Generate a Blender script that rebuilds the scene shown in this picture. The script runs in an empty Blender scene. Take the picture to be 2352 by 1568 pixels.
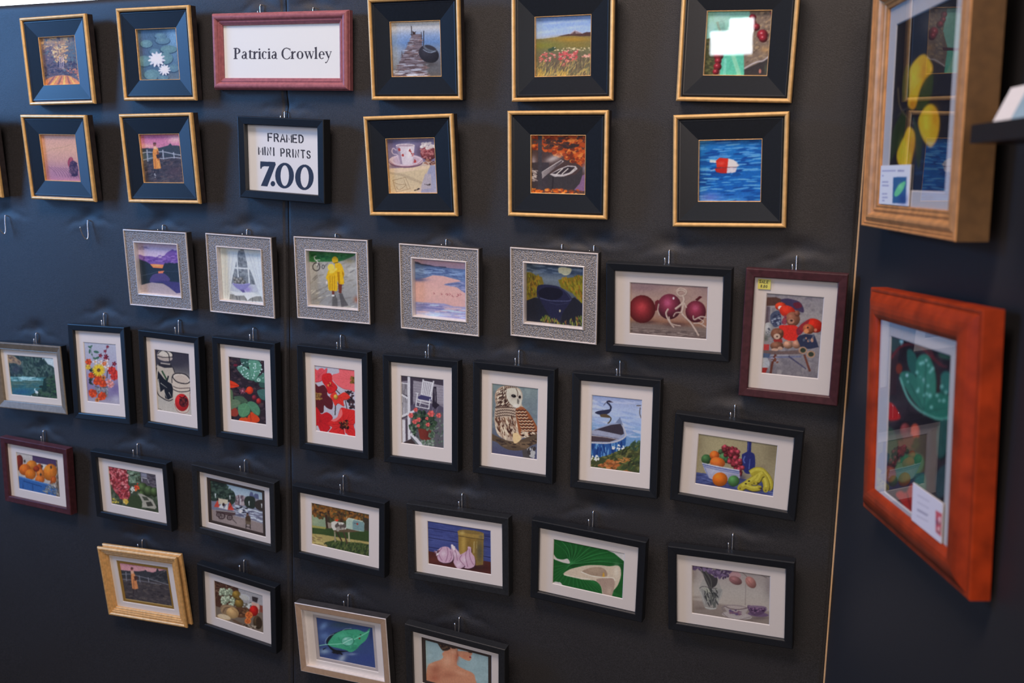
import bpy, math, random
import numpy as np
from mathutils import Matrix, Vector

# ------------------------------------------------------------------ helpers
H0 = 1.5                                   # lens height above the floor
G = -0.0922                                # where the two display panels meet
PHI = math.radians(69.44)                  # the side panel folds towards the visitor
SEAM = -1.1070
COL = bpy.context.scene.collection


def lin(c):
    c = np.asarray(c, float) / 255.0
    return np.where(c <= 0.04045, c / 12.92, ((c + 0.055) / 1.055) ** 2.4)


def tag(o, label=None, cat=None, group=None, kind=None):
    if label: o['label'] = label
    if cat: o['category'] = cat
    if group: o['group'] = group
    if kind: o['kind'] = kind
    return o


def empty(name, mat):
    o = bpy.data.objects.new(name, None)
    o.empty_display_size = 0.03
    COL.objects.link(o)
    o.matrix_world = mat
    return o


def obj(name, verts, faces, mats, parent=None, midx=None, smooth=False):
    me = bpy.data.meshes.new(name)
    me.from_pydata([tuple(v) for v in verts], [], [tuple(f) for f in faces])
    for m in (mats if isinstance(mats, (list, tuple)) else [mats]):
        me.materials.append(m)
    if midx is not None:
        me.polygons.foreach_set('material_index', midx)
    if smooth:
        me.polygons.foreach_set('use_smooth', [True] * len(me.polygons))
    me.update()
    o = bpy.data.objects.new(name, me)
    COL.objects.link(o)
    if parent is not None:
        o.parent = parent
    return o


class MB:
    def __init__(s): s.v, s.f = [], []

    def add(s, vs, fs):
        b = len(s.v); s.v += [tuple(x) for x in vs]; s.f += [tuple(b + i for i in f) for f in fs]; return s

    def box(s, x0, x1, y0, y1, z0, z1):
        return s.add([(x0, y0, z0), (x1, y0, z0), (x1, y1, z0), (x0, y1, z0), (x0, y0, z1), (x1, y0, z1), (x1, y1, z1), (x0, y1, z1)],
                     [(0, 3, 2, 1), (4, 5, 6, 7), (0, 1, 5, 4), (1, 2, 6, 5), (2, 3, 7, 6), (3, 0, 4, 7)])

    def ring(s, prof, w, h, sx=1.0, sz=1.0):
        """mitred moulding: prof = (inset, height off the back) pairs, swept round a w x h rectangle"""
        loops = []
        for d, t in prof:
            a, b = w / 2 - d * sx, d * sz
            loops.append([(-a, -t, b), (a, -t, b), (a, -t, h - b), (-a, -t, h - b)])
        for k in range(len(loops) - 1):
            A, B = loops[k], loops[k + 1]
            for i in range(4):
                j = (i + 1) % 4
                s.add([A[i], A[j], B[j], B[i]], [(0, 1, 2, 3)])
        return s

    def tube(s, pts, r, n=6):
        pts = [Vector(p) for p in pts]; b = len(s.v); up = Vector((1, 0, 0))
        for i, p in enumerate(pts):
            d = (pts[min(i + 1, len(pts) - 1)] - pts[max(i - 1, 0)]).normalized()
            e1 = (up - d * up.dot(d)).normalized(); e2 = d.cross(e1)
            for k in range(n):
                a = 2 * math.pi * k / n
                s.v.append(tuple(p + (e1 * math.cos(a) + e2 * math.sin(a)) * r))
        for i in range(len(pts) - 1):
            for k in range(n):
                k2 = (k + 1) % n
                s.f.append((b + i * n + k, b + i * n + k2, b + (i + 1) * n + k2, b + (i + 1) * n + k))
        s.f.append(tuple(b + k for k in range(n))[::-1]); s.f.append(tuple(b + (len(pts) - 1) * n + k for k in range(n)))
        return s

    def build(s, name, mats, parent=None, smooth=False):
        return obj(name, s.v, s.f, mats, parent, None, smooth)


def bez(pts, n=5):
    """Catmull-Rom through 3-D points"""
    P = [Vector(p) for p in pts]; out = []
    for i in range(len(P) - 1):
        a, b, c, d = P[max(i - 1, 0)], P[i], P[i + 1], P[min(i + 2, len(P) - 1)]
        for k in range(n):
            t = k / n
            out.append(0.5 * ((2 * b) + (c - a) * t + (2 * a - 5 * b + 4 * c - d) * t * t + (3 * b - a - 3 * c + d) * t ** 3))
    return out + [P[-1]]


# ---------------------------------------------------------------- materials
def mat(name, rgb, rough=0.5, metal=0.0, spec=0.5, noise=None, bump=None, wave=None, coat=0.0, sheen=0.0):
    m = bpy.data.materials.new(name); m.use_nodes = True
    nt = m.node_tree; N, Lk = nt.nodes, nt.links
    p = N['Principled BSDF']
    p.inputs['Roughness'].default_value = rough
    p.inputs['Metallic'].default_value = metal
    p.inputs['Specular IOR Level'].default_value = spec
    p.inputs['Coat Weight'].default_value = coat
    p.inputs['Coat Roughness'].default_value = 0.12
    if sheen:
        p.inputs['Sheen Weight'].default_value = sheen
        p.inputs['Sheen Roughness'].default_value = 0.4
    tc = N.new('ShaderNodeTexCoord')
    nz = N.new('ShaderNodeTexNoise')
    nz.inputs['Scale'].default_value = (noise or (60, 0.06))[0]
    nz.inputs['Detail'].default_value = 4
    Lk.new(tc.outputs['Object'], nz.inputs['Vector'])
    rp = N.new('ShaderNodeValToRGB')
    k = (noise or (60, 0.06))[1]
    c = np.array(rgb)
    rp.color_ramp.elements[0].position = 0.3; rp.color_ramp.elements[1].position = 0.7
    rp.color_ramp.elements[0].color = (*np.clip(c * (1 - k), 0, 1), 1)
    rp.color_ramp.elements[1].color = (*np.clip(c * (1 + k), 0, 1), 1)
    src = nz.outputs['Fac']
    if wave:
        wv = N.new('ShaderNodeTexWave'); wv.inputs['Scale'].default_value = wave[0]
        wv.inputs['Distortion'].default_value = wave[1]; wv.inputs['Detail'].default_value = 3
        wv.bands_direction = wave[2]
        Lk.new(tc.outputs['Object'], wv.inputs['Vector']); src = wv.outputs['Fac']
    Lk.new(src, rp.inputs['Fac']); Lk.new(rp.outputs['Color'], p.inputs['Base Color'])
    if bump:
        bs, bst, bd, kind = bump
        if kind == 'voronoi':
            t = N.new('ShaderNodeTexVoronoi'); t.inputs['Scale'].default_value = bs; t.feature = 'F1'
            mp = N.new('ShaderNodeMapping'); mp.inputs['Scale'].default_value = (1, 1, 1.7)
            Lk.new(tc.outputs['Object'], mp.inputs['Vector']); Lk.new(mp.outputs['Vector'], t.inputs['Vector'])
            o = t.outputs['Distance']
        else:
            t = N.new('ShaderNodeTexNoise'); t.inputs['Scale'].default_value = bs; t.inputs['Detail'].default_value = 3
            Lk.new(tc.outputs['Object'], t.inputs['Vector']); o = t.outputs['Fac']
        b = N.new('ShaderNodeBump'); b.inputs['Strength'].default_value = bst; b.inputs['Distance'].default_value = bd
        if kind == 'voronoi': b.invert = True
        Lk.new(o, b.inputs['Height']); Lk.new(b.outputs['Normal'], p.inputs['Normal'])
    return m


def glow(name, rgb, strength):
    m = bpy.data.materials.new(name); m.use_nodes = True
    p = m.node_tree.nodes['Principled BSDF']
    p.inputs['Base Color'].default_value = (*rgb, 1)
    p.inputs['Emission Color'].default_value = (*rgb, 1)
    p.inputs['Emission Strength'].default_value = strength
    return m


def glass_mat():
    m = bpy.data.materials.new('picture_glass'); m.use_nodes = True
    nt = m.node_tree; N, Lk = nt.nodes, nt.links
    N.remove(N['Principled BSDF'])
    tr = N.new('ShaderNodeBsdfTransparent'); tr.inputs['Color'].default_value = (0.97, 0.975, 0.975, 1)
    gl = N.new('ShaderNodeBsdfGlossy'); gl.inputs['Roughness'].default_value = 0.015
    lw = N.new('ShaderNodeLayerWeight'); lw.inputs['Blend'].default_value = 0.5
    pw = N.new('ShaderNodeMath'); pw.operation = 'POWER'; pw.inputs[1].default_value = 4.2
    ma = N.new('ShaderNodeMath'); ma.operation = 'MULTIPLY_ADD'; ma.inputs[1].default_value = 0.9; ma.inputs[2].default_value = 0.07
    mx = N.new('ShaderNodeMixShader')
    Lk.new(lw.outputs['Facing'], pw.inputs[0]); Lk.new(pw.outputs[0], ma.inputs[0]); Lk.new(ma.outputs[0], mx.inputs[0])
    Lk.new(tr.outputs[0], mx.inputs[1]); Lk.new(gl.outputs[0], mx.inputs[2])
    Lk.new(mx.outputs[0], N['Material Output'].inputs['Surface'])
    return m


def ink_mat():
    m = bpy.data.materials.new('printed_paper'); m.use_nodes = True
    nt = m.node_tree; p = nt.nodes['Principled BSDF']
    a = nt.nodes.new('ShaderNodeVertexColor'); a.layer_name = 'ink'
    nt.links.new(a.outputs['Color'], p.inputs['Base Color'])
    p.inputs['Roughness'].default_value = 0.55
    p.inputs['Specular IOR Level'].default_value = 0.25
    return m


M = dict(
    fabric=mat('black_display_fabric', (0.0120, 0.0115, 0.0132), 0.56, 0, 0.66, (620, 0.75), (900, 0.5, 0.0008, 'noise')),
    black=mat('black_satin_lacquer', (0.0055, 0.0080, 0.0125), 0.36, 0, 0.6, (300, 0.2)),
    black_matte=mat('black_painted_wood', (0.013, 0.015, 0.018), 0.42, 0, 0.5, (240, 0.25)),
    side=mat('dark_stained_side', (0.035, 0.028, 0.03), 0.55, 0, 0.3, (90, 0.3)),
    gold=mat('pale_gold_leaf', (0.80, 0.50, 0.19), 0.34, 0.2, 0.6, (120, 0.12)),
    old_gold=mat('antique_gold', (0.68, 0.41, 0.16), 0.38, 0.25, 0.5, (160, 0.18)),
    bronze=mat('bronze_gilt', (0.58, 0.28, 0.10), 0.4, 0.2, 0.5, (60, 0.2)),
    bronze_side=mat('brown_gilt_side', (0.12, 0.062, 0.02), 0.6, 0.0, 0.4, (70, 0.2)),
    silver=mat('brushed_silver', (0.74, 0.70, 0.68), 0.32, 0.3, 0.5, (140, 0.08)),
    reptile=mat('embossed_pewter_grey', (0.26, 0.245, 0.235), 0.4, 0.2, 0.5, (420, 0.45), (430, 1.0, 0.0012, 'voronoi')),
    silver_side=mat('charcoal_side', (0.035, 0.034, 0.036), 0.5, 0, 0.4, (90, 0.2)),
    mauve=mat('mauve_red_painted_wood', (0.31, 0.105, 0.120), 0.45, 0, 0.4, (150, 0.18), None),
    plum=mat('dark_plum_stain', (0.062, 0.018, 0.024), 0.42, 0, 0.4, (130, 0.25)),
    pewter=mat('pewter_olive_metal', (0.21, 0.18, 0.135), 0.42, 0.25, 0.5, (140, 0.15)),
    champagne=mat('champagne_metal', (0.42, 0.295, 0.20), 0.45, 0.2, 0.5, (140, 0.06)),
    cherry=mat('cherry_red_wood', (0.32, 0.033, 0.005), 0.5, 0, 0.22, (38, 0.3), None, None, 0.05),
    mat_white=mat('white_mat_board', (0.80, 0.775, 0.765), 0.85, 0, 0.15, (200, 0.012)),
    mat_cream=mat('cream_mat_board', (0.80, 0.765, 0.71), 0.85, 0, 0.15, (200, 0.012)),
    mat_gold=mat('gold_mat_board', (0.42, 0.25, 0.05), 0.5, 0.3, 0.4, (200, 0.05)),
    mat_dark=mat('dark_brown_mat_board', (0.050, 0.038, 0.035), 0.75, 0, 0.2, (200, 0.06)),
    mat_grey=mat('pale_grey_mat_board', (0.52, 0.49, 0.50), 0.85, 0, 0.15, (200, 0.03)),
    board=mat('brown_backing_board', (0.16, 0.10, 0.06), 0.8, 0, 0.2, (80, 0.2)),
    steel=mat('bright_steel_wire', (0.72, 0.72, 0.72), 0.25, 0.9, 0.5, (200, 0.05)),
    oak=mat('raw_wood_strip', (0.60, 0.40, 0.22), 0.6, 0, 0.3, (60, 0.12)),
    floor=mat('grey_hall_carpet', (0.09, 0.085, 0.08), 0.9, 0, 0.1, (120, 0.3)),
    plastic=mat('black_plastic', (0.010, 0.011, 0.013), 0.35, 0, 0.5, (90, 0.1)),
    housing=mat('white_lamp_housing', (0.8, 0.8, 0.8), 0.5, 0, 0.4, (40, 0.03)),
    diffuser=glow('lit_lamp_diffuser', (0.80, 0.90, 1.0), 9.0),
    glass=glass_mat(), ink=ink_mat(),
)

# ------------------------------------------------------------- print painter
PAPER = lin((224, 206, 200)) / 0.84        # how bright white paper reads on this wall


class Art:
    """A small painter for the prints.  Every sketch is drawn in its own sketch units:
    q gives the sketch-unit corners (top left, top right, bottom right, bottom left)."""

    def __init__(s, W, H, q, bg=(128, 128, 128), seed=1):
        s.W, s.H = W, H
        s.w, s.h = W * 2, H * 2
        A, b = [], []
        for (x, y), (u, v) in zip(q, ((0, 0), (1, 0), (1, 1), (0, 1))):
            A += [[x, y, 1, 0, 0, 0, -u * x, -u * y], [0, 0, 0, x, y, 1, -v * x, -v * y]]; b += [u, v]
        s.m = np.append(np.linalg.solve(np.array(A, float), np.array(b, float)), 1).reshape(3, 3)
        s.a = np.empty((s.h, s.w, 3)); s.a[:] = bg
        s.r = np.random.RandomState(seed)

    def uv(s, pts):
        p = np.c_[np.asarray(pts, float), np.ones(len(pts))] @ s.m.T
        return p[:, :2] / p[:, 2:] * (s.w, s.h)

    @staticmethod
    def spline(p, n=5, closed=True):
        p = np.asarray(p, float); k = len(p); out = []
        for i in range(k if closed else k - 1):
            if closed: a, b, c, d = p[i - 1], p[i], p[(i + 1) % k], p[(i + 2) % k]
            else: a, b, c, d = p[max(i - 1, 0)], p[i], p[i + 1], p[min(i + 2, k - 1)]
            for j in range(n):
                t = j / n
                out.append(.5 * (2 * b + (c - a) * t + (2 * a - 5 * b + 4 * c - d) * t * t + (3 * b - a - 3 * c + d) * t ** 3))
        if not closed: out.append(p[-1])
        return np.array(out)

    def mask(s, P):
        x0, y0 = np.floor(P.min(0)).astype(int); x1, y1 = np.ceil(P.max(0)).astype(int) + 1
        x0, y0, x1, y1 = max(x0, 0), max(y0, 0), min(x1, s.w), min(y1, s.h)
        if x1 <= x0 or y1 <= y0: return None
        X = np.arange(x0, x1) + .5; Y = np.arange(y0, y1) + .5
        m = np.zeros((y1 - y0, x1 - x0), bool)
        for (ax, ay), (bx, by) in zip(P, np.roll(P, -1, 0)):
            if ay == by: continue
            c = (Y >= min(ay, by)) & (Y < max(ay, by))
            if not c.any(): continue
            xs = ax + (Y[c] - ay) * (bx - ax) / (by - ay)
            m[c] ^= X[None, :] < xs[:, None]
        return (slice(y0, y1), slice(x0, x1)), m

    def P(s, col, pts, sm=0, a=1.0, raw=False):
        if sm: pts = s.spline(pts)
        r = s.mask(s.uv(pts) if not raw else np.asarray(pts))
        if r is None: return s
        sl, m = r; v = s.a[sl]
        v[m] = v[m] * (1 - a) + np.array(col) * a
        return s

    def ell(s, x, y, rx, ry, ang=0, n=22):
        t = np.linspace(0, 2 * math.pi, n, endpoint=False); c, d = math.cos(math.radians(ang)), math.sin(math.radians(ang))
        X, Y = rx * np.cos(t), ry * np.sin(t)
        return np.c_[x + X * c - Y * d, y + X * d + Y * c]

    def E(s, col, x, y, rx, ry=None, ang=0, a=1.0):
        return s.P(col, s.ell(x, y, rx, rx if ry is None else ry, ang), 0, a)

    def ball(s, col, x, y, rx, ry=None, ang=0, hi=1.3, lo=.55, lx=-.35, ly=-.4):
        ry = ry or rx
        Q = s.uv(s.ell(x, y, rx, ry, ang)); r = s.mask(Q)
        if r is None: return s
        sl, m = r; c = Q.mean(0); e = (Q.max(0) - Q.min(0)) / 2 + 1e-6
        yy, xx = np.mgrid[sl[0], sl[1]]
        d = np.hypot((xx - c[0]) / e[0] - lx, (yy - c[1]) / e[1] - ly)
        k = np.clip(hi + (lo - hi) * d / 1.45, 0, 2)[..., None]
        s.a[sl][m] = np.clip(np.array(col) * k, 0, 250)[m]
        return s

    def L(s, col, w, pts, sm=0, a=1.0, w2=None):
        p = s.spline(pts, 5, False) if sm else np.asarray(pts, float)
        d = np.gradient(p, axis=0); d /= np.hypot(d[:, 0], d[:, 1])[:, None] + 1e-9
        n = np.c_[-d[:, 1], d[:, 0]]
        ww = np.linspace(w, w if w2 is None else w2, len(p))[:, None] / 2
        return s.P(col, np.r_[p + n * ww, (p - n * ww)[::-1]], 0, a)

    def V(s, *stops):
        t = np.linspace(0, 1, s.h); ks = [k for k, _ in stops]
        s.a[:] = np.stack([np.interp(t, ks, [c[i] for _, c in stops]) for i in range(3)], 1)[:, None]
        return s

    def F(s, col, x, y, rx, ry, a=.8, ang=0):
        """feathered blob"""
        Q = s.uv(s.ell(x, y, rx, ry, ang)); c = Q.mean(0); d = Q - c
        C = np.linalg.inv(d.T @ d / len(d) * 1.0 + 1e-6 * np.eye(2))
        yy, xx = np.mgrid[0:s.h, 0:s.w]; X = np.stack([xx - c[0], yy - c[1]], -1)
        k = a * np.exp(-.5 * np.einsum('hwi,ij,hwj->hw', X, C, X) * 1.1)[..., None]
        s.a[:] = s.a * (1 - k) + np.array(col) * k
        return s

    def S(s, cols, n, reg, r, asp=1.0, ang=0, jit=20, a=1.0):
        """n dabs scattered over the sketch-unit polygon reg"""
        R = np.asarray(reg, float); lo, hi = R.min(0), R.max(0); k = 0; tries = 0
        while k < n and tries < n * 12:
            tries += 1
            p = lo + s.r.rand(2) * (hi - lo); ins = False
            for (ax, ay), (bx, by) in zip(R, np.roll(R, -1, 0)):
                if (ay > p[1]) != (by > p[1]) and p[0] < ax + (p[1] - ay) * (bx - ax) / (by - ay): ins = not ins
            if not ins: continue
            q = r * (.6 + .8 * s.r.rand())
            s.P(cols[s.r.randint(len(cols))], s.ell(p[0], p[1], q, q * asp, ang + jit * (s.r.rand() * 2 - 1), 8), 0, a); k += 1
        return s

    def flower(s, col, x, y, r, n=8, core=None, wid=.32, rc=.25, a0=0, ry=1.0, dark=.8):
        for k in range(n):
            t = math.radians(a0 + 360 * k / n); c = np.array(col) * (1 if k % 2 else dark)
            s.P(c, s.ell(x + math.cos(t) * r * .55, y + math.sin(t) * r * .55 * ry, r * .5, r * wid, math.degrees(t), 10))
        if core is not None: s.E(core, x, y, r * rc, r * rc * ry)
        return s

    def N(s, amp=.06, cell=6):
        g = s.r.rand(s.h // cell + 2, s.w // cell + 2)
        yy, xx = np.arange(s.h) / cell, np.arange(s.w) / cell
        y0, x0 = yy.astype(int), xx.astype(int); fy, fx = (yy - y0)[:, None], (xx - x0)[None]
        v = (g[y0][:, x0] * (1 - fx) + g[y0][:, x0 + 1] * fx) * (1 - fy) + (g[y0 + 1][:, x0] * (1 - fx) + g[y0 + 1][:, x0 + 1] * fx) * fy
        s.a *= (1 + amp * (2 * v - 1))[..., None]
        return s

    def done(s, soft=1):
        a = s.a.reshape(s.H, 2, s.W, 2, 3).mean((1, 3))
        for _ in range(soft):
            p = np.pad(a, ((1, 1), (1, 1), (0, 0)), 'edge')
            a = (p[1:-1, 1:-1] * 4 + p[:-2, 1:-1] + p[2:, 1:-1] + p[1:-1, :-2] + p[1:-1, 2:]) / 8
        if soft: a = 118 + (a - 118) * 1.14
        return np.clip(lin(np.clip(a, 4, 255)) / PAPER, 0.002, .95)


def print_mesh(name, ink, x0, x1, z0, z1, y, parent):
    """the printed sheet: a fine grid whose vertices carry the ink colours"""
    h, w = ink.shape[:2]
    X = np.linspace(x0, x1, w); Z = np.linspace(z1, z0, h)
    co = np.empty((h, w, 3), np.float32); co[..., 0] = X; co[..., 1] = -y; co[..., 2] = Z[:, None]
    me = bpy.data.meshes.new(name)
    i = np.arange(h * w).reshape(h, w)
    fc = np.stack([i[1:, :-1], i[1:, 1:], i[:-1, 1:], i[:-1, :-1]], -1).reshape(-1, 4)
    me.vertices.add(h * w); me.vertices.foreach_set('co', co.ravel())
    me.loops.add(fc.size); me.loops.foreach_set('vertex_index', fc.ravel().astype(np.int32))
    me.polygons.add(len(fc)); me.polygons.foreach_set('loop_start', np.arange(0, fc.size, 4, dtype=np.int32))
    me.update(calc_edges=True)
    at = me.color_attributes.new('ink', 'FLOAT_COLOR', 'POINT')
    at.data.foreach_set('color', np.c_[ink.reshape(-1, 3), np.ones(h * w)].astype(np.float32).ravel())
    me.materials.append(M['ink'])
    o = bpy.data.objects.new(name, me); COL.objects.link(o); o.parent = parent
    return o

# ------------------------------------------------------------------ the prints
ART = {}


def art(fn):
    ART[fn.__name__] = fn
    return fn


@art
def a_road():
    q = [(440, 428), (830, 402), (892, 948), (495, 968)]
    c = Art(116, 116, q, (108, 92, 104), 3)
    c.F((92, 108, 118), 800, 600, 110, 260).F((170, 140, 115), 560, 470, 130, 70).F((190, 152, 112), 720, 440, 70, 60)
    full = [(440, 428), (830, 402), (892, 948), (495, 968)]
    c.S([(150, 125, 112), (88, 78, 92), (122, 104, 102), (100, 112, 116)], 300, full, 12, .6)
    c.S([(208, 164, 116), (192, 144, 106), (216, 180, 134), (170, 128, 104)], 170, [(560, 560), (640, 480), (740, 500), (730, 700), (620, 720)], 9, .8)
    c.S([(205, 160, 112), (170, 130, 105)], 60, [(450, 440), (780, 410), (740, 480), (480, 560)], 14, .5)
    c.S([(70, 66, 86), (88, 78, 92), (100, 84, 90)], 140, [(475, 700), (860, 690), (880, 850), (490, 860)], 15, .6)
    for x in (652, 672, 690): c.L((225, 190, 190), 5, [(x, 640), (x + 6, 770)])
    c.S([(205, 130, 100), (150, 100, 95)], 30, [(720, 780), (870, 760), (885, 900)], 12, .6)
    c.P((206, 132, 92), [(494, 970), (500, 900), (560, 868), (630, 850), (690, 845), (755, 852), (830, 890), (895, 950)])
    for x0, x1, k in ((560, 640, (232, 170, 92)), (630, 675, (150, 98, 96)), (700, 705, (236, 178, 98)), (770, 735, (160, 100, 95)), (830, 755, (232, 168, 96)), (520, 600, (150, 96, 96))):
        c.L(k, 26, [(x0, 968), (x1, 856)], w2=10)
    return c.N(.1, 4).done()


@art
def a_lily():
    q = [(1540, 335), (1975, 315), (2022, 905), (1585, 908)]
    c = Art(116, 116, q, (84, 104, 122), 4)
    c.F((128, 158, 184), 1930, 420, 90, 260).F((88, 92, 112), 1590, 560, 60, 120).F((104, 110, 118), 1900, 860, 130, 60)
    for x, y, rx, ry, g in ((1790, 405, 62, 34, 0), (1640, 495, 66, 44, 1), (1815, 458, 78, 42, 0), (1880, 556, 90, 44, 1), (1730, 585, 60, 36, 0), (1620, 690, 78, 62, 1), (1845, 660, 82, 66, 1), (1700, 845, 88, 60, 1), (1935, 770, 60, 46, 0), (1820, 880, 60, 30, 0)):
        c.E((62, 78, 96), x, y + 6, rx + 6, ry + 5); c.E((104, 130, 134) if g else (98, 122, 136), x, y, rx, ry); c.F((126, 150, 148), x - 10, y - 8, rx * .5, ry * .5, .5)
    for x, y, r in ((1750, 672, 92), (1835, 792, 66)):
        c.E((58, 62, 84), x + 8, y + 18, r * .8, r * .7)
        c.flower((226, 214, 216), x, y, r, 11, None, .17, a0=8, ry=.9, dark=.9).flower((240, 230, 226), x, y - 6, r * .7, 8, (236, 222, 205), .2, .3, 20, .9, .93)
    return c.N(.08, 4).done()


@art
def a_dock():
    q = [(380, 232), (930, 200), (945, 862), (405, 872)]
    c = Art(122, 122, q, seed=5).V((0, (212, 198, 186)), (.13, (186, 180, 182)), (.26, (138, 152, 182)), (.38, (108, 132, 172)), (.52, (124, 132, 152)), (.68, (112, 108, 114)), (1, (98, 92, 90)))
    c.F((170, 176, 190), 440, 640, 70, 200, .6)
    deck = [(606, 372), (712, 364), (718, 480), (738, 600), (750, 690), (775, 864), (404, 874), (450, 760), (500, 645), (556, 515), (598, 410)]
    c.P((124, 108, 114), deck)
    c.S([(172, 168, 178), (100, 82, 84), (150, 140, 148), (92, 74, 76), (140, 112, 108)], 170, deck, 34, .16, -2, 4)
    c.S([(190, 190, 200), (176, 172, 182)], 26, [(420, 790), (760, 750), (775, 864), (404, 874)], 46, .14, -2, 3)
    for y in (465, 492, 545, 590, 640, 700, 760, 815): c.L((84, 70, 74), 5, [(560 - (y - 465) * .38, y + 4), (722 + (y - 465) * .13, y - 4)])
    c.L((60, 48, 48), 8, [(603, 272), (606, 390)]).L((58, 52, 56), 9, [(737, 326), (736, 510)]).L((70, 60, 62), 7, [(710, 340), (716, 430)]).L((84, 62, 60), 6, [(500, 570), (503, 640)])
    c.P((70, 52, 48), [(612, 330), (635, 345), (660, 330), (645, 350), (648, 372), (618, 374)])
    c.ball((62, 58, 66), 793, 600, 118, 98, 38, 1.1, .7).E((100, 102, 112), 806, 536, 78, 36, 22).E((66, 62, 70), 812, 524, 66, 24, 22)
    c.L((150, 156, 172), 8, [(730, 545), (770, 572), (820, 582), (862, 562)], 1)
    c.F((78, 70, 68), 800, 720, 100, 30, .6)
    return c.N(.07, 4).done()


@art
def a_meadow():
    q = [(430, 188), (1063, 157), (1058, 862), (437, 870)]
    c = Art(132, 132, q, seed=6).V((0, (128, 150, 196)), (.2, (156, 172, 208)), (.36, (176, 186, 216)), (1, (150, 150, 170)))
    for y, x in ((250, 640), (300, 860), (230, 900), (350, 560)): c.F((190, 196, 222), x, y, 130, 16, .6, -6)
    c.P((118, 112, 84), [(425, 436), (520, 432), (640, 418), (800, 392), (1065, 398), (1060, 870), (430, 875)])
    c.F((176, 132, 58), 840, 440, 300, 44, .9).F((134, 128, 62), 520, 510, 240, 50, .9).F((150, 124, 62), 900, 510, 200, 40, .7).F((112, 94, 80), 760, 700, 330, 110, .8)
    c.P((92, 66, 62), [(668, 408), (740, 392), (812, 378), (960, 372), (1000, 358), (1064, 360), (1062, 402), (940, 408), (840, 400), (760, 404)])
    c.P((150, 126, 128), [(815, 380), (868, 342), (950, 374)]).L((186, 176, 186), 9, [(810, 382), (868, 334), (956, 374)]).P((100, 74, 74), [(838, 376), (868, 352), (880, 376)])
    c.S([(70, 84, 66)], 6, [(590, 530), (640, 530), (640, 570), (590, 575)], 20, .8)
    c.S([(214, 190, 150), (200, 170, 130)], 40, [(640, 530), (1050, 540), (1050, 580), (640, 570)], 9, .7)
    c.S([(206, 100, 98), (226, 152, 142), (190, 80, 84), (214, 120, 112)], 90, [(690, 590), (760, 560), (900, 570), (890, 680), (800, 740), (730, 760), (690, 670)], 13, .7)
    c.S([(206, 104, 100), (222, 150, 138)], 34, [(460, 700), (500, 590), (660, 580), (650, 660), (570, 700)], 12, .7)
    c.S([(226, 170, 150), (206, 130, 116)], 16, [(930, 640), (1040, 600), (1050, 650)], 12, .6)
    c.S([(172, 150, 104), (140, 116, 88), (192, 160, 96), (104, 84, 74)], 220, [(437, 720), (1058, 660), (1058, 862), (437, 870)], 36, .09, -70, 30)
    c.S([(206, 170, 90), (188, 150, 84)], 46, [(440, 800), (800, 800), (800, 865), (440, 868)], 34, .1, -75, 22)
    return c.N(.06, 4).done()


@art
def a_berry():
    q = [(605, 122), (1335, 105), (1282, 868), (560, 855)]
    c = Art(140, 140, q, (134, 112, 98), 7)
    c.P((150, 198, 178), [(590, 110), (1075, 100), (1095, 380), (1000, 590), (570, 590)])
    c.F((196, 220, 206), 760, 220, 120, 70, .7).F((120, 150, 140), 770, 330, 50, 110, .6).F((170, 205, 215), 640, 340, 60, 120, .7)
    c.L((150, 150, 130), 26, [(710, 240), (750, 380), (800, 520)], 1, .6).L((206, 220, 200), 18, [(840, 300), (810, 420), (830, 540)], 1, .6)
    c.P((86, 86, 60), [(585, 440), (640, 425), (690, 470), (680, 850), (555, 860)]).S([(110, 108, 74), (70, 72, 54)], 50, [(590, 450), (680, 480), (670, 850), (566, 850)], 18, .4, 0, 10)
    c.P((104, 188, 160), [(770, 600), (1010, 600), (1015, 870), (735, 870)]).L((170, 214, 180), 46, [(880, 600), (960, 860)], 0, .7).L((150, 210, 190), 30, [(800, 660), (790, 870)], 0, .6)
    c.S([(156, 132, 112), (112, 92, 80), (140, 118, 104), (170, 140, 112)], 150, [(1100, 120), (1335, 105), (1300, 640), (1020, 770), (1090, 500)], 20, .45, -35, 25)
    c.F((190, 146, 100), 1250, 560, 60, 40, .7)
    c.P((70, 62, 62), [(1015, 790), (1150, 730), (1295, 660), (1285, 872), (1012, 872)]).L((186, 170, 168), 18, [(1015, 780), (1100, 730), (1170, 700), (1230, 690), (1300, 636)], 1)
    c.F((90, 100, 80), 1265, 790, 20, 60, .7).E((190, 120, 106), 1195, 812, 14, 26)
    c.P((92, 60, 62), [(770, 585), (1080, 560), (1060, 600), (780, 606)])
    for x, y, r in ((1110, 190, 42), (1115, 250, 38), (1150, 300, 44), (1222, 388, 64), (1230, 430, 50), (724, 630, 56), (720, 690, 40), (714, 756, 46), (694, 815, 36)):
        c.ball((128, 38, 48), x, y, r, r * .95, 0, 1.6, .45); c.E((224, 170, 168), x - r * .2, y - r * .3, r * .18, r * .14, 0, .9)
    c.E((170, 70, 74), 1325, 140, 16, 26)
    return c.N(.06, 5).done(2)


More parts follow.
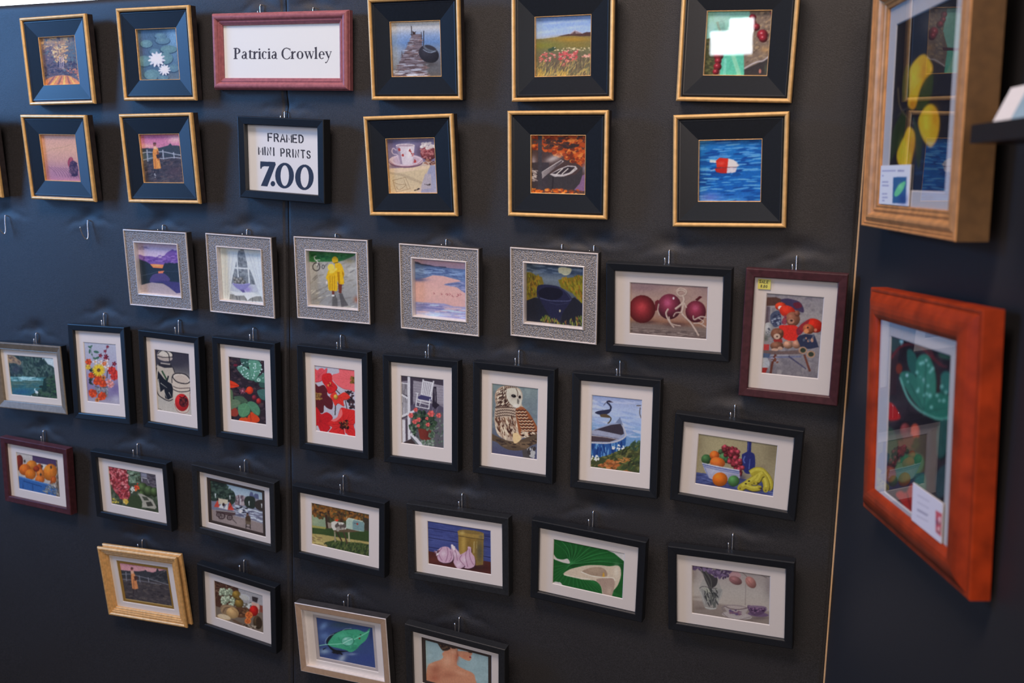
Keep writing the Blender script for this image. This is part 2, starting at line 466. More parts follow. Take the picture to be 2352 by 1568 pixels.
@art
def a_sand():
    q = [(362, 278), (685, 278), (737, 715), (409, 700)]
    c = Art(112, 112, q, seed=8).V((0, (208, 152, 134)), (.3, (212, 158, 132)), (.55, (200, 146, 132)), (.8, (172, 122, 134)), (1, (176, 122, 138)))
    c.L((186, 140, 112), 8, [(405, 440), (470, 410), (560, 395), (640, 365)], 1, .5).L((190, 142, 120), 6, [(400, 330), (480, 320), (600, 340)], 1, .5)
    for k in range(9):
        x = 425 + k * 26
        c.L((136, 92, 112), 6, [(x, 572 + k * 2), (x + 50, 610 + k * 3), (x + 80, 660 + k * 4)], 1, .7)
        c.L((200, 146, 150), 4, [(x + 10, 568 + k * 2), (x + 60, 606 + k * 3), (x + 92, 660 + k * 4)], 1, .5)
    c.F((110, 72, 96), 660, 655, 60, 20, .5)
    c.P((158, 74, 88), [(600, 540), (612, 498), (632, 484), (650, 500), (655, 545), (640, 585), (615, 580)], 1).L((190, 110, 110), 4, [(632, 490), (628, 575)])
    c.E((78, 56, 82), 658, 592, 40, 76, -8).S([(62, 46, 72), (108, 80, 98), (90, 64, 84)], 60, [(625, 530), (690, 530), (705, 640), (640, 665), (612, 600)], 13, .5, 30, 40)
    return c.N(.06, 3).done()


def coat_scene(c, sk, wide=False):
    pass


@art
def a_coat():
    q = [(1280, 272), (1640, 268), (1685, 727), (1322, 725)]
    c = Art(114, 114, q, (72, 66, 74), 9)
    c.P((192, 118, 142), [(1275, 262), (1650, 262), (1660, 400), (1285, 408)]).F((226, 164, 152), 1330, 380, 90, 22, .9).F((230, 178, 170), 1590, 320, 60, 40, .8).F((176, 96, 128), 1410, 300, 90, 22, .7)
    c.P((68, 72, 80), [(1285, 404), (1340, 400), (1400, 404), (1460, 396), (1500, 384), (1530, 376), (1550, 356), (1566, 376), (1600, 376), (1660, 384), (1670, 470), (1295, 500)])
    c.P((84, 92, 96), [(1292, 440), (1390, 470), (1390, 520), (1300, 520)])
    c.S([(88, 82, 86), (60, 56, 64), (96, 80, 82)], 130, [(1300, 520), (1670, 480), (1685, 727), (1322, 725)], 18, .4, -10, 20)
    c.F((92, 72, 80), 1590, 620, 80, 60, .7)
    f = (160, 156, 162)
    c.L(f, 9, [(1295, 446), (1345, 438), (1400, 440), (1480, 434), (1580, 455), (1665, 470)], 1).L(f, 8, [(1300, 512), (1350, 500), (1400, 490), (1480, 497), (1580, 488), (1665, 496)], 1)
    for x, y0, y1 in ((1340, 414, 526), (1482, 416, 506), (1578, 438, 496)): c.L(f, 11, [(x, y0), (x + 6, y1)])
    c.P((212, 136, 72), [(1398, 404), (1420, 396), (1438, 402), (1446, 440), (1450, 500), (1466, 588), (1430, 596), (1400, 592), (1394, 510), (1390, 440)])
    c.P((150, 90, 62), [(1430, 420), (1446, 440), (1452, 500), (1440, 520), (1428, 470)]).L((170, 100, 60), 6, [(1412, 500), (1416, 590)]).L((232, 160, 92), 6, [(1436, 520), (1450, 588)])
    c.P((226, 170, 136), [(1396, 392), (1412, 382), (1432, 392), (1428, 412), (1400, 412)]).E((150, 92, 84), 1409, 366, 15, 17).E((100, 66, 66), 1409, 356, 15, 9)
    c.P((62, 52, 60), [(1420, 462), (1450, 458), (1476, 452), (1460, 490), (1430, 498)]).L((56, 52, 62), 11, [(1408, 598), (1406, 668)]).L((56, 52, 62), 11, [(1438, 598), (1444, 642)])
    c.S([(170, 160, 160)], 12, [(1400, 640), (1420, 640), (1420, 680), (1400, 680)], 4)
    return c.N(.1, 3).done()


@art
def a_cup():
    q = [(1389, 312), (1830, 302), (1858, 822), (1415, 822)]
    c = Art(122, 122, q, (128, 114, 138), 10)
    c.F((98, 84, 112), 1450, 350, 90, 50, .6).F((150, 136, 158), 1560, 330, 90, 40, .6)
    c.P((198, 172, 156), [(1385, 540), (1880, 520), (1880, 840), (1385, 840)]).F((120, 96, 116), 1480, 570, 110, 24, .9).F((96, 70, 86), 1690, 440, 40, 70, .7)
    c.P((152, 146, 166), [(1780, 560), (1860, 560), (1860, 830), (1690, 830)]).F((176, 168, 180), 1830, 740, 40, 80, .6)
    c.P((202, 176, 144), [(1405, 600), (1540, 580), (1785, 570), (1740, 640), (1700, 740), (1660, 826), (1410, 826)]).P((214, 184, 156), [(1420, 590), (1785, 560), (1760, 590), (1420, 640)])
    c.P((176, 152, 126), [(1415, 620), (1540, 640), (1710, 715), (1700, 735), (1520, 660), (1415, 640)], 0, .7).P((176, 160, 164), [(1705, 740), (1735, 640), (1790, 640), (1795, 775), (1700, 790)])
    k = (150, 120, 92)
    c.L(k, 5, [(1440, 700), (1556, 672), (1600, 780), (1470, 810), (1440, 700)]).L(k, 4, [(1450, 720), (1500, 740), (1560, 740), (1500, 790), (1470, 760)], 1).L(k, 3, [(1540, 690), (1575, 790)])
    c.S([(70, 60, 60)], 8, [(1630, 790), (1690, 775), (1690, 785), (1630, 800)], 6).S([(70, 60, 60)], 6, [(1730, 735), (1780, 735), (1780, 745), (1730, 745)], 6)
    c.E((122, 90, 104), 1562, 534, 152, 50).E((206, 178, 182), 1562, 514, 156, 56).E((190, 160, 168), 1562, 512, 120, 40).L((158, 104, 110), 4, [(1410, 515), (1460, 556), (1562, 570), (1660, 552), (1714, 508)], 1)
    c.P((208, 188, 190), [(1468, 374), (1642, 374), (1634, 450), (1618, 550), (1570, 556), (1512, 548), (1490, 460)]).P((158, 136, 150), [(1468, 376), (1500, 376), (1530, 550), (1512, 548), (1490, 460)]).F((232, 214, 212), 1590, 440, 24, 70, .7)
    c.E((224, 200, 196), 1555, 374, 87, 15).E((176, 150, 158), 1555, 376, 76, 10).L((196, 172, 180), 9, [(1474, 420), (1445, 400), (1434, 430), (1450, 455), (1480, 460), (1490, 500), (1500, 520)], 1)
    for x, y in ((1598, 424), (1543, 470), (1638, 518), (1625, 462), (1500, 410)): c.S([(176, 70, 66), (150, 60, 56)], 5, [(x - 12, y - 12), (x + 12, y - 12), (x + 12, y + 12), (x - 12, y + 12)], 7)
    c.ball((144, 78, 80), 1768, 446, 76, 66).S([(176, 112, 110), (116, 56, 60)], 60, [(1692, 400), (1838, 400), (1830, 480), (1770, 510), (1710, 480)], 9, .8)
    c.S([(226, 206, 196), (200, 180, 176)], 26, [(1700, 400), (1720, 360), (1770, 350), (1830, 365), (1838, 400)], 17, .7)
    c.S([(110, 70, 64), (160, 110, 90)], 34, [(1720, 520), (1760, 500), (1840, 540), (1850, 556), (1740, 555)], 11, .5)
    return c.N(.05, 4).done()


@art
def a_boat():
    q = [(318, 232), (732, 230), (728, 683), (318, 672)]
    c = Art(124, 124, q, (84, 64, 62), 11)
    c.S([(196, 92, 44), (152, 62, 34), (212, 122, 62), (120, 54, 36), (172, 76, 38)], 330, [(318, 232), (732, 230), (732, 470), (640, 440), (470, 370), (330, 330)], 16, .7)
    c.S([(66, 50, 50), (92, 58, 48)], 46, [(400, 260), (720, 300), (560, 340), (420, 330)], 16, .5)
    c.F((198, 178, 172), 480, 410, 60, 24, .9, -20).F((176, 156, 160), 330, 430, 24, 40, .8).F((160, 140, 150), 715, 480, 18, 40, .7)
    c.P((72, 62, 66), [(318, 440), (450, 440), (450, 660), (318, 660)]).S([(196, 178, 174), (150, 132, 130)], 22, [(318, 470), (360, 470), (360, 580), (318, 590)], 16, .3, 20, 30)
    c.P((196, 180, 174), [(394, 512), (470, 462), (540, 418), (562, 430), (470, 500), (398, 566)])
    for k in range(5): c.L((98, 82, 84), 4, [(396, 520 + k * 11), (548, 422 + k * 3)])
    c.P((136, 100, 130), [(660, 560), (735, 520), (735, 660), (640, 650)])
    c.P((70, 62, 64), [(440, 530), (560, 548), (650, 530), (700, 478), (700, 540), (680, 600), (640, 645), (440, 650)])
    c.P((192, 176, 172), [(455, 530), (520, 490), (590, 462), (650, 466), (664, 488), (620, 524), (560, 546), (490, 548)]).P((66, 54, 58), [(470, 524), (530, 494), (590, 470), (640, 474), (648, 490), (610, 514), (550, 532)])
    for x in (520, 560, 610): c.L((206, 190, 180), 8, [(x - 16, 530), (x + 34, 484)])
    c.L((54, 46, 50), 10, [(480, 550), (474, 640)]).P((74, 66, 70), [(366, 232), (396, 232), (394, 660), (366, 660)]).L((96, 66, 54), 10, [(385, 300), (420, 330), (450, 300)])
    c.S([(206, 108, 42), (180, 84, 40), (222, 140, 70), (130, 70, 50)], 60, [(318, 640), (728, 650), (728, 683), (318, 676)], 14, .5)
    return c.N(.06, 4).done()


@art
def a_buoy():
    q = [(1587, 262), (2060, 258), (2048, 733), (1580, 732)]
    c = Art(132, 132, q, seed=12).V((0, (46, 120, 180)), (.4, (24, 104, 172)), (.8, (26, 100, 172)), (1, (60, 120, 186)))
    full = [(1580, 258), (2060, 258), (2050, 735), (1578, 735)]
    c.S([(14, 74, 142), (18, 86, 154)], 80, full, 60, .14, -4, 6).S([(110, 166, 212), (72, 140, 196), (92, 152, 206)], 90, full, 50, .1, -3, 6).F((110, 116, 186), 1660, 700, 90, 40, .7)
    c.L((208, 206, 214), 20, [(1664, 424), (1720, 428)]).L((140, 168, 206), 10, [(1670, 498), (1712, 484)])
    c.P((206, 52, 38), [(1712, 420), (1738, 398), (1806, 404), (1800, 472), (1716, 472)], 0).P((226, 212, 208), [(1804, 404), (1842, 414), (1872, 436), (1886, 456), (1866, 468), (1798, 472)]).F((232, 96, 80), 1750, 440, 26, 12, .7)
    c.P((186, 46, 40), [(1702, 480), (1796, 472), (1792, 518), (1740, 516), (1712, 506)]).P((212, 196, 202), [(1796, 472), (1868, 474), (1860, 508), (1820, 518), (1792, 516)]).L((120, 60, 60), 4, [(1716, 474), (1868, 470)]).L((140, 146, 170), 7, [(1868, 440), (1888, 458), (1866, 472)])
    c.S([(18, 84, 150)], 12, [(1700, 520), (1880, 520), (1880, 540), (1700, 540)], 30, .2)
    return c.N(.05, 5).done(2)


@art
def s_lake():
    q = [(262, 345), (755, 375), (800, 975), (315, 955)]
    c = Art(106, 106, q, seed=13).V((0, (188, 164, 186)), (.3, (206, 180, 192)), (1, (170, 150, 150)))
    c.S([(150, 128, 158)], 8, [(275, 410), (370, 400), (370, 430), (280, 435)], 36, .12)
    c.P((126, 92, 152), [(275, 500), (340, 512), (420, 512), (520, 530), (570, 516), (610, 470), (650, 445), (680, 428), (700, 442), (770, 452), (780, 620), (270, 620)], 1).S([(146, 110, 166), (108, 76, 138)], 50, [(290, 530), (760, 480), (760, 580), (300, 580)], 26, .35)
    c.P((238, 132, 84), [(405, 606), (580, 612), (560, 655), (420, 650)]).F((250, 176, 110), 490, 620, 60, 12, .8)
    c.P((52, 62, 74), [(268, 540), (300, 556), (330, 570), (370, 580), (410, 604), (450, 650), (560, 655), (580, 600), (620, 592), (650, 586), (690, 596), (720, 590), (750, 586), (790, 590), (800, 860), (300, 870)])
    for k in range(14): c.P((48, 58, 70), [(585 + k * 14, 610), (592 + k * 14, 574 + 14 * (k % 3)), (600 + k * 14, 610)])
    c.L((96, 102, 118), 4, [(300, 752), (420, 722), (520, 690)], 1).L((86, 92, 110), 3, [(560, 690), (790, 690)])
    c.P((236, 128, 92), [(510, 692), (580, 684), (560, 716), (535, 730), (510, 714)]).P((90, 78, 120), [(440, 740), (520, 716), (590, 722), (640, 800), (420, 830)], 1)
    c.P((76, 70, 112), [(420, 820), (560, 800), (800, 820), (802, 930), (720, 946), (640, 880), (560, 830)])
    c.P((170, 150, 150), [(300, 866), (360, 846), (430, 828), (520, 834), (570, 838), (640, 880), (690, 926), (720, 946), (802, 930), (805, 985), (300, 965)])
    return c.N(.05, 4).done()


@art
def s_window():
    q = [(1320, 400), (1830, 435), (1860, 1100), (1345, 1045)]
    c = Art(106, 106, q, (196, 192, 190), 14)
    c.P((132, 132, 136), [(1500, 440), (1640, 450), (1740, 880), (1440, 860)]).S([(110, 112, 116), (150, 150, 152)], 60, [(1520, 460), (1630, 470), (1720, 850), (1450, 800)], 18, .5, 40, 50)
    w = (212, 208, 206)
    c.L(w, 18, [(1480, 655), (1690, 665)]).L(w, 14, [(1516, 480), (1530, 770)]).L(w, 16, [(1640, 480), (1664, 850)]).P((186, 182, 186), [(1430, 850), (1760, 862), (1790, 960), (1420, 940)])
    c.P((74, 70, 72), [(1560, 428), (1600, 430), (1600, 440), (1560, 438)])
    c.P((208, 204, 202), [(1318, 398), (1540, 425), (1500, 620), (1460, 780), (1430, 940), (1420, 1056), (1340, 1056)]).P((206, 202, 200), [(1602, 430), (1835, 436), (1865, 1105), (1812, 1070), (1760, 900), (1690, 720), (1640, 600)])
    for a, b in (((1380, 440), (1370, 1040)), ((1430, 460), (1395, 1040)), ((1480, 470), (1410, 960)), ((1700, 480), (1800, 920)), ((1760, 480), (1826, 980)), ((1660, 480), (1770, 860))): c.L((184, 180, 180), 7, [a, b], 0, .7)
    c.F((140, 116, 176), 1640, 920, 50, 40, .7)
    for x, y, r in ((1490, 790, 24), (1520, 805, 26), (1565, 795, 28), (1540, 830, 24), (1595, 830, 24), (1500, 835, 22), (1580, 850, 20)): c.ball((128, 122, 118), x, y, r, r, 0, 1.4, .5)
    c.P((142, 132, 172), [(1458, 842), (1500, 852), (1570, 856), (1672, 846), (1650, 886), (1612, 922), (1570, 932), (1540, 926), (1490, 890)], 1).L((180, 172, 204), 5, [(1462, 846), (1560, 858), (1668, 850)], 1).P((110, 98, 140), [(1545, 926), (1600, 926), (1612, 966), (1590, 968)])
    c.P((140, 134, 128), [(1430, 980), (1810, 1010), (1830, 1080), (1420, 1050)]).S([(110, 106, 104)], 14, [(1440, 1000), (1800, 1020), (1800, 1070), (1440, 1040)], 30, .15, 80, 10)
    c.P((212, 206, 200), [(1432, 944), (1540, 962), (1700, 960), (1808, 1006), (1740, 1010), (1680, 1030), (1640, 1060), (1600, 1000), (1490, 1000)])
    return c.N(.05, 3).done()


@art
def s_rain():
    q = [(258, 310), (790, 340), (800, 940), (275, 890)]
    c = Art(112, 112, q, seed=15).V((0, (160, 150, 142)), (.4, (172, 162, 154)), (1, (140, 134, 132)))
    c.S([(186, 176, 166), (150, 140, 130), (134, 126, 122)], 80, [(258, 430), (790, 400), (800, 940), (275, 890)], 34, .2, -25, 20)
    c.P((60, 110, 64), [(245, 295), (800, 325), (740, 370), (640, 415), (580, 430), (250, 432)]).S([(74, 126, 74), (48, 94, 54)], 40, [(258, 310), (720, 340), (600, 410), (262, 420)], 16, .6)
    c.F((150, 132, 96), 690, 420, 60, 30, .7)
    for r, k in ((42, (58, 52, 54)), (34, (168, 160, 152))): c.E(k, 338, 486, r, r * 1.1)
    c.E((58, 52, 54), 411, 486, 16, 22).E((168, 160, 152), 411, 486, 11, 16).L((212, 206, 198), 9, [(340, 370), (318, 376), (326, 410), (352, 430), (340, 470)], 1).L((206, 200, 194), 7, [(335, 412), (382, 412)]).L((90, 84, 84), 6, [(345, 490), (375, 440)])
    c.F((104, 98, 98), 560, 850, 60, 80, .5)
    c.P((92, 86, 84), [(506, 790), (540, 785), (560, 850), (560, 916), (500, 912)], 0, .85).P((86, 80, 80), [(578, 772), (612, 772), (640, 840), (678, 905), (600, 920)], 0, .85).L((120, 110, 104), 4, [(320, 830), (460, 735)])
    c.F((150, 84, 60), 775, 840, 36, 36, .9)
    y1, y2, y3 = (216, 168, 40), (176, 124, 26), (228, 192, 84)
    c.P((112, 60, 48), [(568, 660), (612, 660), (604, 770), (575, 766)]).P((116, 62, 52), [(500, 730), (528, 730), (526, 785), (502, 782)]).E((214, 206, 200), 512, 795, 16, 10)
    c.P(y1, [(538, 452), (572, 442), (606, 458), (630, 520), (637, 575), (628, 600), (632, 668), (580, 668), (552, 600)], 1).P(y2, [(560, 540), (585, 540), (590, 665), (570, 660)]).P(y2, [(612, 520), (634, 560), (626, 610), (616, 560)]).E(y1, 540, 412, 34, 38, -15).P((206, 160, 44), [(512, 420), (560, 436), (576, 434), (556, 450)])
    c.L((60, 46, 40), 5, [(525, 446), (576, 436)])
    c.P(y1, [(472, 520), (520, 508), (548, 530), (556, 600), (560, 735), (510, 742), (466, 732), (458, 640), (440, 610), (450, 570)], 1).E(y3, 496, 492, 36, 38)
    for x in (484, 508, 532): c.L(y2, 7, [(x, 580), (x - 4, 735)])
    c.L(y3, 24, [(476, 546), (520, 536), (556, 500)], 1).E((222, 200, 190), 446, 655, 9, 16)
    return c.N(.05, 4).done()


@art
def s_beach():
    q = [(1482, 405), (2055, 440), (2052, 1080), (1495, 1020)]
    c = Art(116, 116, q, (212, 164, 156), 16)
    c.P((200, 160, 170), [(1470, 390), (2070, 430), (2060, 530), (1480, 470)])
    c.P((112, 126, 158), [(1480, 460), (1640, 486), (1840, 506), (2060, 524), (2060, 700), (1960, 640), (1800, 600), (1680, 590), (1600, 620), (1480, 640)])
    c.S([(144, 160, 188), (88, 102, 140), (128, 144, 176)], 90, [(1490, 490), (2055, 540), (2055, 640), (1820, 600), (1660, 585), (1490, 600)], 40, .12, 5, 5)
    c.P((84, 80, 96), [(1482, 440), (1520, 446), (1560, 468), (1640, 474), (1700, 490), (1820, 494), (1832, 508), (1600, 486), (1482, 462)])
    c.F((80, 90, 134), 1530, 640, 90, 22, .8).P((122, 126, 160), [(1800, 692), (1880, 672), (2060, 660), (2060, 785), (1990, 760), (1940, 722), (1860, 708)], 1).S([(96, 104, 142), (150, 150, 178)], 24, [(1830, 690), (2050, 670), (2050, 770)], 36, .14, 8, 6)
    c.F((222, 174, 160), 1700, 780, 240, 60, .5)
    c.P((158, 148, 178), [(1490, 880), (1640, 892), (1800, 900), (1900, 930), (2060, 940), (2060, 1090), (1490, 1030)]).F((200, 166, 172), 1850, 960, 150, 24, .7).S([(130, 124, 164), (184, 190, 208), (204, 172, 176)], 50, [(1495, 890), (2050, 960), (2050, 1070), (1495, 1010)], 60, .1, 4, 3)
    c.F((186, 198, 214), 1700, 1020, 200, 24, .7).F((112, 110, 156), 1560, 945, 70, 14, .8)
    k = (150, 76, 84)
    c.L(k, 6, [(1684, 782), (1698, 790), (1686, 798)]).L(k, 6, [(1766, 788), (1780, 800), (1766, 806)]).L(k, 5, [(1815, 800), (1830, 792), (1845, 804), (1826, 808)], 1).L(k, 5, [(1852, 786), (1872, 798), (1856, 810)]).L(k, 6, [(1884, 806), (1890, 822), (1904, 826)]).L(k, 6, [(1940, 796), (1962, 806), (1934, 826)], 1).L(k, 5, [(1968, 790), (1990, 800), (1972, 812)])
    return c.N(.04, 4).done()


@art
def s_night():
    q = [(355, 335), (965, 380), (950, 1010), (360, 960)]
    c = Art(124, 124, q, seed=17).V((0, (70, 82, 100)), (.12, (92, 102, 118)), (.25, (116, 122, 130)), (.4, (100, 104, 110)), (1, (42, 42, 52)))
    c.S([(124, 134, 150), (74, 86, 106)], 40, [(355, 350), (965, 390), (965, 470), (355, 440)], 50, .18, 4, 6)
    c.P((216, 202, 166), [(695, 392), (740, 384), (790, 390), (830, 402), (822, 440), (800, 462), (760, 470), (724, 452), (696, 440)], 1)
    c.P((122, 104, 48), [(350, 440), (400, 438), (450, 470), (520, 490), (540, 560), (480, 640), (470, 700), (352, 750)]).P((128, 112, 40), [(690, 520), (760, 500), (850, 490), (966, 468), (960, 790), (840, 660), (720, 600)])
    c.S([(150, 116, 44), (96, 86, 40), (134, 124, 46), (84, 64, 40)], 130, [(352, 440), (500, 490), (480, 640), (355, 740)], 22, .28, 80, 14).S([(160, 130, 46), (104, 96, 36), (140, 128, 44), (150, 100, 40)], 150, [(700, 520), (960, 470), (955, 780), (830, 640)], 24, .24, 75, 14)
    c.P((40, 42, 54), [(352, 745), (440, 710), (520, 720), (600, 900), (560, 965), (355, 960)]).P((42, 42, 52), [(740, 760), (860, 700), (955, 780), (952, 960), (720, 970)])
    c.P((46, 46, 70), [(470, 600), (500, 575), (560, 570), (640, 578), (700, 592), (760, 630), (810, 680), (830, 730), (790, 790), (730, 880), (700, 960), (640, 950), (590, 880), (540, 800), (500, 730), (470, 690)], 1)
    c.P((32, 32, 48), [(490, 640), (560, 600), (690, 612), (740, 660), (690, 720), (590, 730), (500, 700)], 1).L((84, 84, 112), 9, [(500, 712), (600, 738), (700, 742), (800, 740), (826, 720)], 1).L((72, 72, 100), 6, [(700, 600), (770, 650), (820, 716)], 1).L((66, 66, 92), 5, [(600, 760), (690, 780), (790, 760)], 1)
    c.E((198, 180, 150), 708, 846, 9, 14)
    c.S([(112, 118, 52), (84, 96, 46), (150, 100, 60), (140, 138, 70)], 90, [(500, 950), (560, 900), (720, 965), (930, 900), (950, 1005), (560, 985)], 20, .2, 85, 25)
    return c.N(.06, 4).done()


@art
def l_onion():
    q = [(-241, 340), (583, 383), (567, 928), (-244, 865)]
    c = Art(170, 112, q, seed=18).V((0, (146, 118, 118)), (.3, (172, 140, 128)), (.6, (164, 126, 112)), (.72, (158, 112, 90)), (.8, (132, 112, 104)), (1, (116, 96, 92)))
    c.F((132, 104, 110), -100, 400, 140, 30, .6).F((186, 150, 132), 300, 420, 200, 60, .5).F((84, 56, 56), -60, 745, 110, 20, .8).F((80, 54, 56), 240, 770, 140, 26, .7)
    c.S([(150, 130, 122), (100, 84, 82)], 60, [(-240, 800), (570, 860), (565, 920), (-243, 860)], 30, .14, 3, 8)
    c.L((70, 50, 50), 6, [(-244, 862), (100, 884), (565, 930)]).L((160, 140, 132), 5, [(-240, 792), (250, 822), (568, 846)], 0, .6)
    c.P((110, 44, 52), [(20, 540), (50, 520), (90, 545), (80, 600), (20, 640)])
    c.ball((122, 44, 48), -112, 616, 138, 142, 0, 1.5, .4, -.1, -.1).ball((116, 50, 66), 172, 590, 124, 130, 0, 1.55, .42, -.15, -.3).ball((112, 46, 60), 448, 640, 108, 112, 0, 1.6, .45, -.1, -.25)
    c.F((196, 80, 80), -110, 590, 40, 40, .5).F((196, 104, 138), 150, 550, 34, 36, .6).F((186, 100, 126), 445, 600, 34, 30, .6).E((220, 200, 200), 215, 505, 10, 14)
    c.P((86, 32, 40), [(440, 520), (490, 480), (515, 490), (470, 530)])
    k, k2 = (198, 172, 158), (150, 122, 112)
    def straw(p, w): c.L(k2, w + 5, [(x + 4, y + 5) for x, y in p], 1, .7); c.L(k, w, p, 1)
    straw([(240, 430), (290, 400), (350, 430), (330, 470), (280, 480), (250, 440), (300, 420), (345, 445)], 11)
    straw([(310, 470), (318, 540), (230, 615)], 18); straw([(320, 520), (312, 600), (300, 650), (330, 690), (400, 760), (480, 885)], 15); straw([(318, 540), (350, 600)], 12)
    straw([(60, 560), (50, 620), (70, 680)], 8); straw([(160, 610), (135, 660), (170, 740), (220, 800)], 14); straw([(165, 690), (190, 760), (290, 785)], 9); straw([(210, 690), (240, 650), (300, 650)], 8)
    straw([(420, 680), (430, 720), (500, 690), (560, 700)], 10); straw([(420, 760), (490, 760), (560, 800)], 10); straw([(470, 700), (530, 740), (500, 770)], 8)
    return c.N(.05, 4).done()


@art
def p_bears():
    q = [(1197, 452), (1790, 485), (1735, 1345), (1153, 1295)]
    c = Art(116, 170, q, seed=19).V((0, (138, 128, 132)), (.3, (156, 144, 142)), (.7, (138, 128, 132)), (1, (122, 112, 116)))
    c.S([(150, 138, 138), (112, 104, 112), (160, 148, 146)], 130, [(1200, 460), (1790, 490), (1735, 1340), (1155, 1290)], 30, .6, 0, 90, .4)
    c.P((92, 64, 58), [(1195, 500), (1300, 496), (1360, 520), (1340, 580), (1195, 590)]).P((110, 96, 106), [(1195, 590), (1240, 600), (1230, 800), (1185, 800)]).L((80, 62, 66), 8, [(1215, 600), (1205, 800)])
    c.P((74, 62, 88), [(1340, 530), (1400, 508), (1480, 520), (1540, 545), (1575, 600), (1578, 650), (1530, 640), (1440, 600)], 1).P((104, 44, 60), [(1470, 560), (1530, 545), (1560, 590), (1500, 610)], 1)
    c.P((80, 84, 104), [(1240, 690), (1290, 640), (1340, 650), (1350, 760), (1300, 810), (1250, 780)], 1).S([(150, 152, 166), (60, 62, 84)], 30, [(1250, 690), (1340, 660), (1340, 780), (1260, 780)], 12, .7)
    c.ball((206, 68, 44), 1345, 592, 58, 44).E((226, 204, 196), 1340, 606, 24, 20).ball((212, 62, 44), 1415, 645, 86, 62, 20, 1.15, .7)
    c.ball((150, 98, 78), 1468, 722, 74, 76, 0, 1.2, .65).ball((140, 86, 70), 1512, 662, 28, 32).E((176, 126, 104), 1452, 744, 34, 28).E((56, 36, 36), 1456, 738, 13, 10).S([(150, 70, 80), (110, 60, 90)], 20, [(1370, 690), (1400, 690), (1400, 770), (1370, 770)], 14)
    c.P((206, 54, 46), [(1330, 800), (1400, 786), (1500, 790), (1528, 840), (1510, 940), (1420, 945), (1360, 900)], 1).P((130, 50, 64), [(1510, 820), (1590, 780), (1570, 860), (1520, 890)], 1)
    c.ball((172, 166, 166), 1222, 840, 54, 80, 0, 1.15, .7).S([(80, 80, 92)], 8, [(1200, 820), (1240, 820), (1230, 890), (1200, 890)], 7)
    c.ball((132, 86, 68), 1312, 880, 66, 62, 0, 1.2, .65).ball((130, 84, 66), 1350, 860, 26, 28).E((196, 162, 142), 1310, 906, 34, 30).E((60, 40, 38), 1312, 908, 9, 8).P((150, 56, 52), [(1270, 940), (1360, 930), (1370, 970), (1290, 975)]).ball((134, 90, 72), 1312, 1005, 70, 44).E((192, 152, 132), 1290, 1045, 36, 16).E((190, 150, 130), 1345, 1030, 26, 18)
    c.P((176, 66, 66), [(1172, 990), (1235, 990), (1230, 1070), (1168, 1060)]).F((80, 84, 76), 1200, 930, 26, 30, .7)
    c.ball((186, 136, 112), 1424, 990, 52, 42).ball((180, 130, 108), 1510, 985, 46, 44)
    c.ball((206, 52, 36), 1685, 785, 92, 72, 20, 1.15, .65).P((150, 50, 56), [(1540, 790), (1600, 740), (1640, 720), (1620, 780), (1580, 850), (1540, 830)], 1).ball((172, 96, 66), 1630, 822, 60, 52, 20).E((206, 132, 90), 1606, 846, 26, 24).E((70, 42, 38), 1622, 808, 10, 10).E((206, 120, 96), 1700, 832, 16, 18)
    c.P((54, 58, 80), [(1540, 890), (1600, 876), (1690, 882), (1715, 950), (1735, 1010), (1650, 1030), (1560, 1030), (1510, 920)]).S([(190, 140, 120), (90, 94, 110)], 12, [(1570, 900), (1680, 890), (1680, 960), (1580, 970)], 10, 1.4)
    c.P((112, 92, 90), [(1170, 1050), (1360, 1060), (1570, 1040), (1570, 1085), (1300, 1095), (1170, 1090)])
    for x, y in ((1574, 1046), (1656, 1086)): c.E((176, 136, 112), x, y, 44, 38).E((60, 66, 56), x + 2, y, 28, 25)
    c.L((112, 112, 136), 16, [(1180, 1130), (1560, 1112)]).L((168, 160, 168), 8, [(1220, 1105), (1430, 1100)]).L((78, 74, 98), 16, [(1430, 1110), (1610, 1240)], w2=10)
    c.L((104, 60, 52), 24, [(1300, 1095), (1270, 1170), (1250, 1295)], 1).L((112, 66, 56), 22, [(1590, 1090), (1620, 1180), (1650, 1265)], 1)
    c.P((170, 166, 170), [(1160, 1140), (1210, 1130), (1240, 1190), (1220, 1240), (1160, 1245)], 1).P((150, 46, 44), [(1156, 1235), (1220, 1235), (1200, 1290), (1154, 1292)]).P((82, 92, 116), [(1168, 1080), (1250, 1090), (1230, 1130), (1166, 1130)])
    c.S([(120, 70, 56), (150, 140, 150)], 14, [(1250, 1130), (1330, 1130), (1320, 1190), (1250, 1190)], 10)
    return c.N(.07, 4).done()


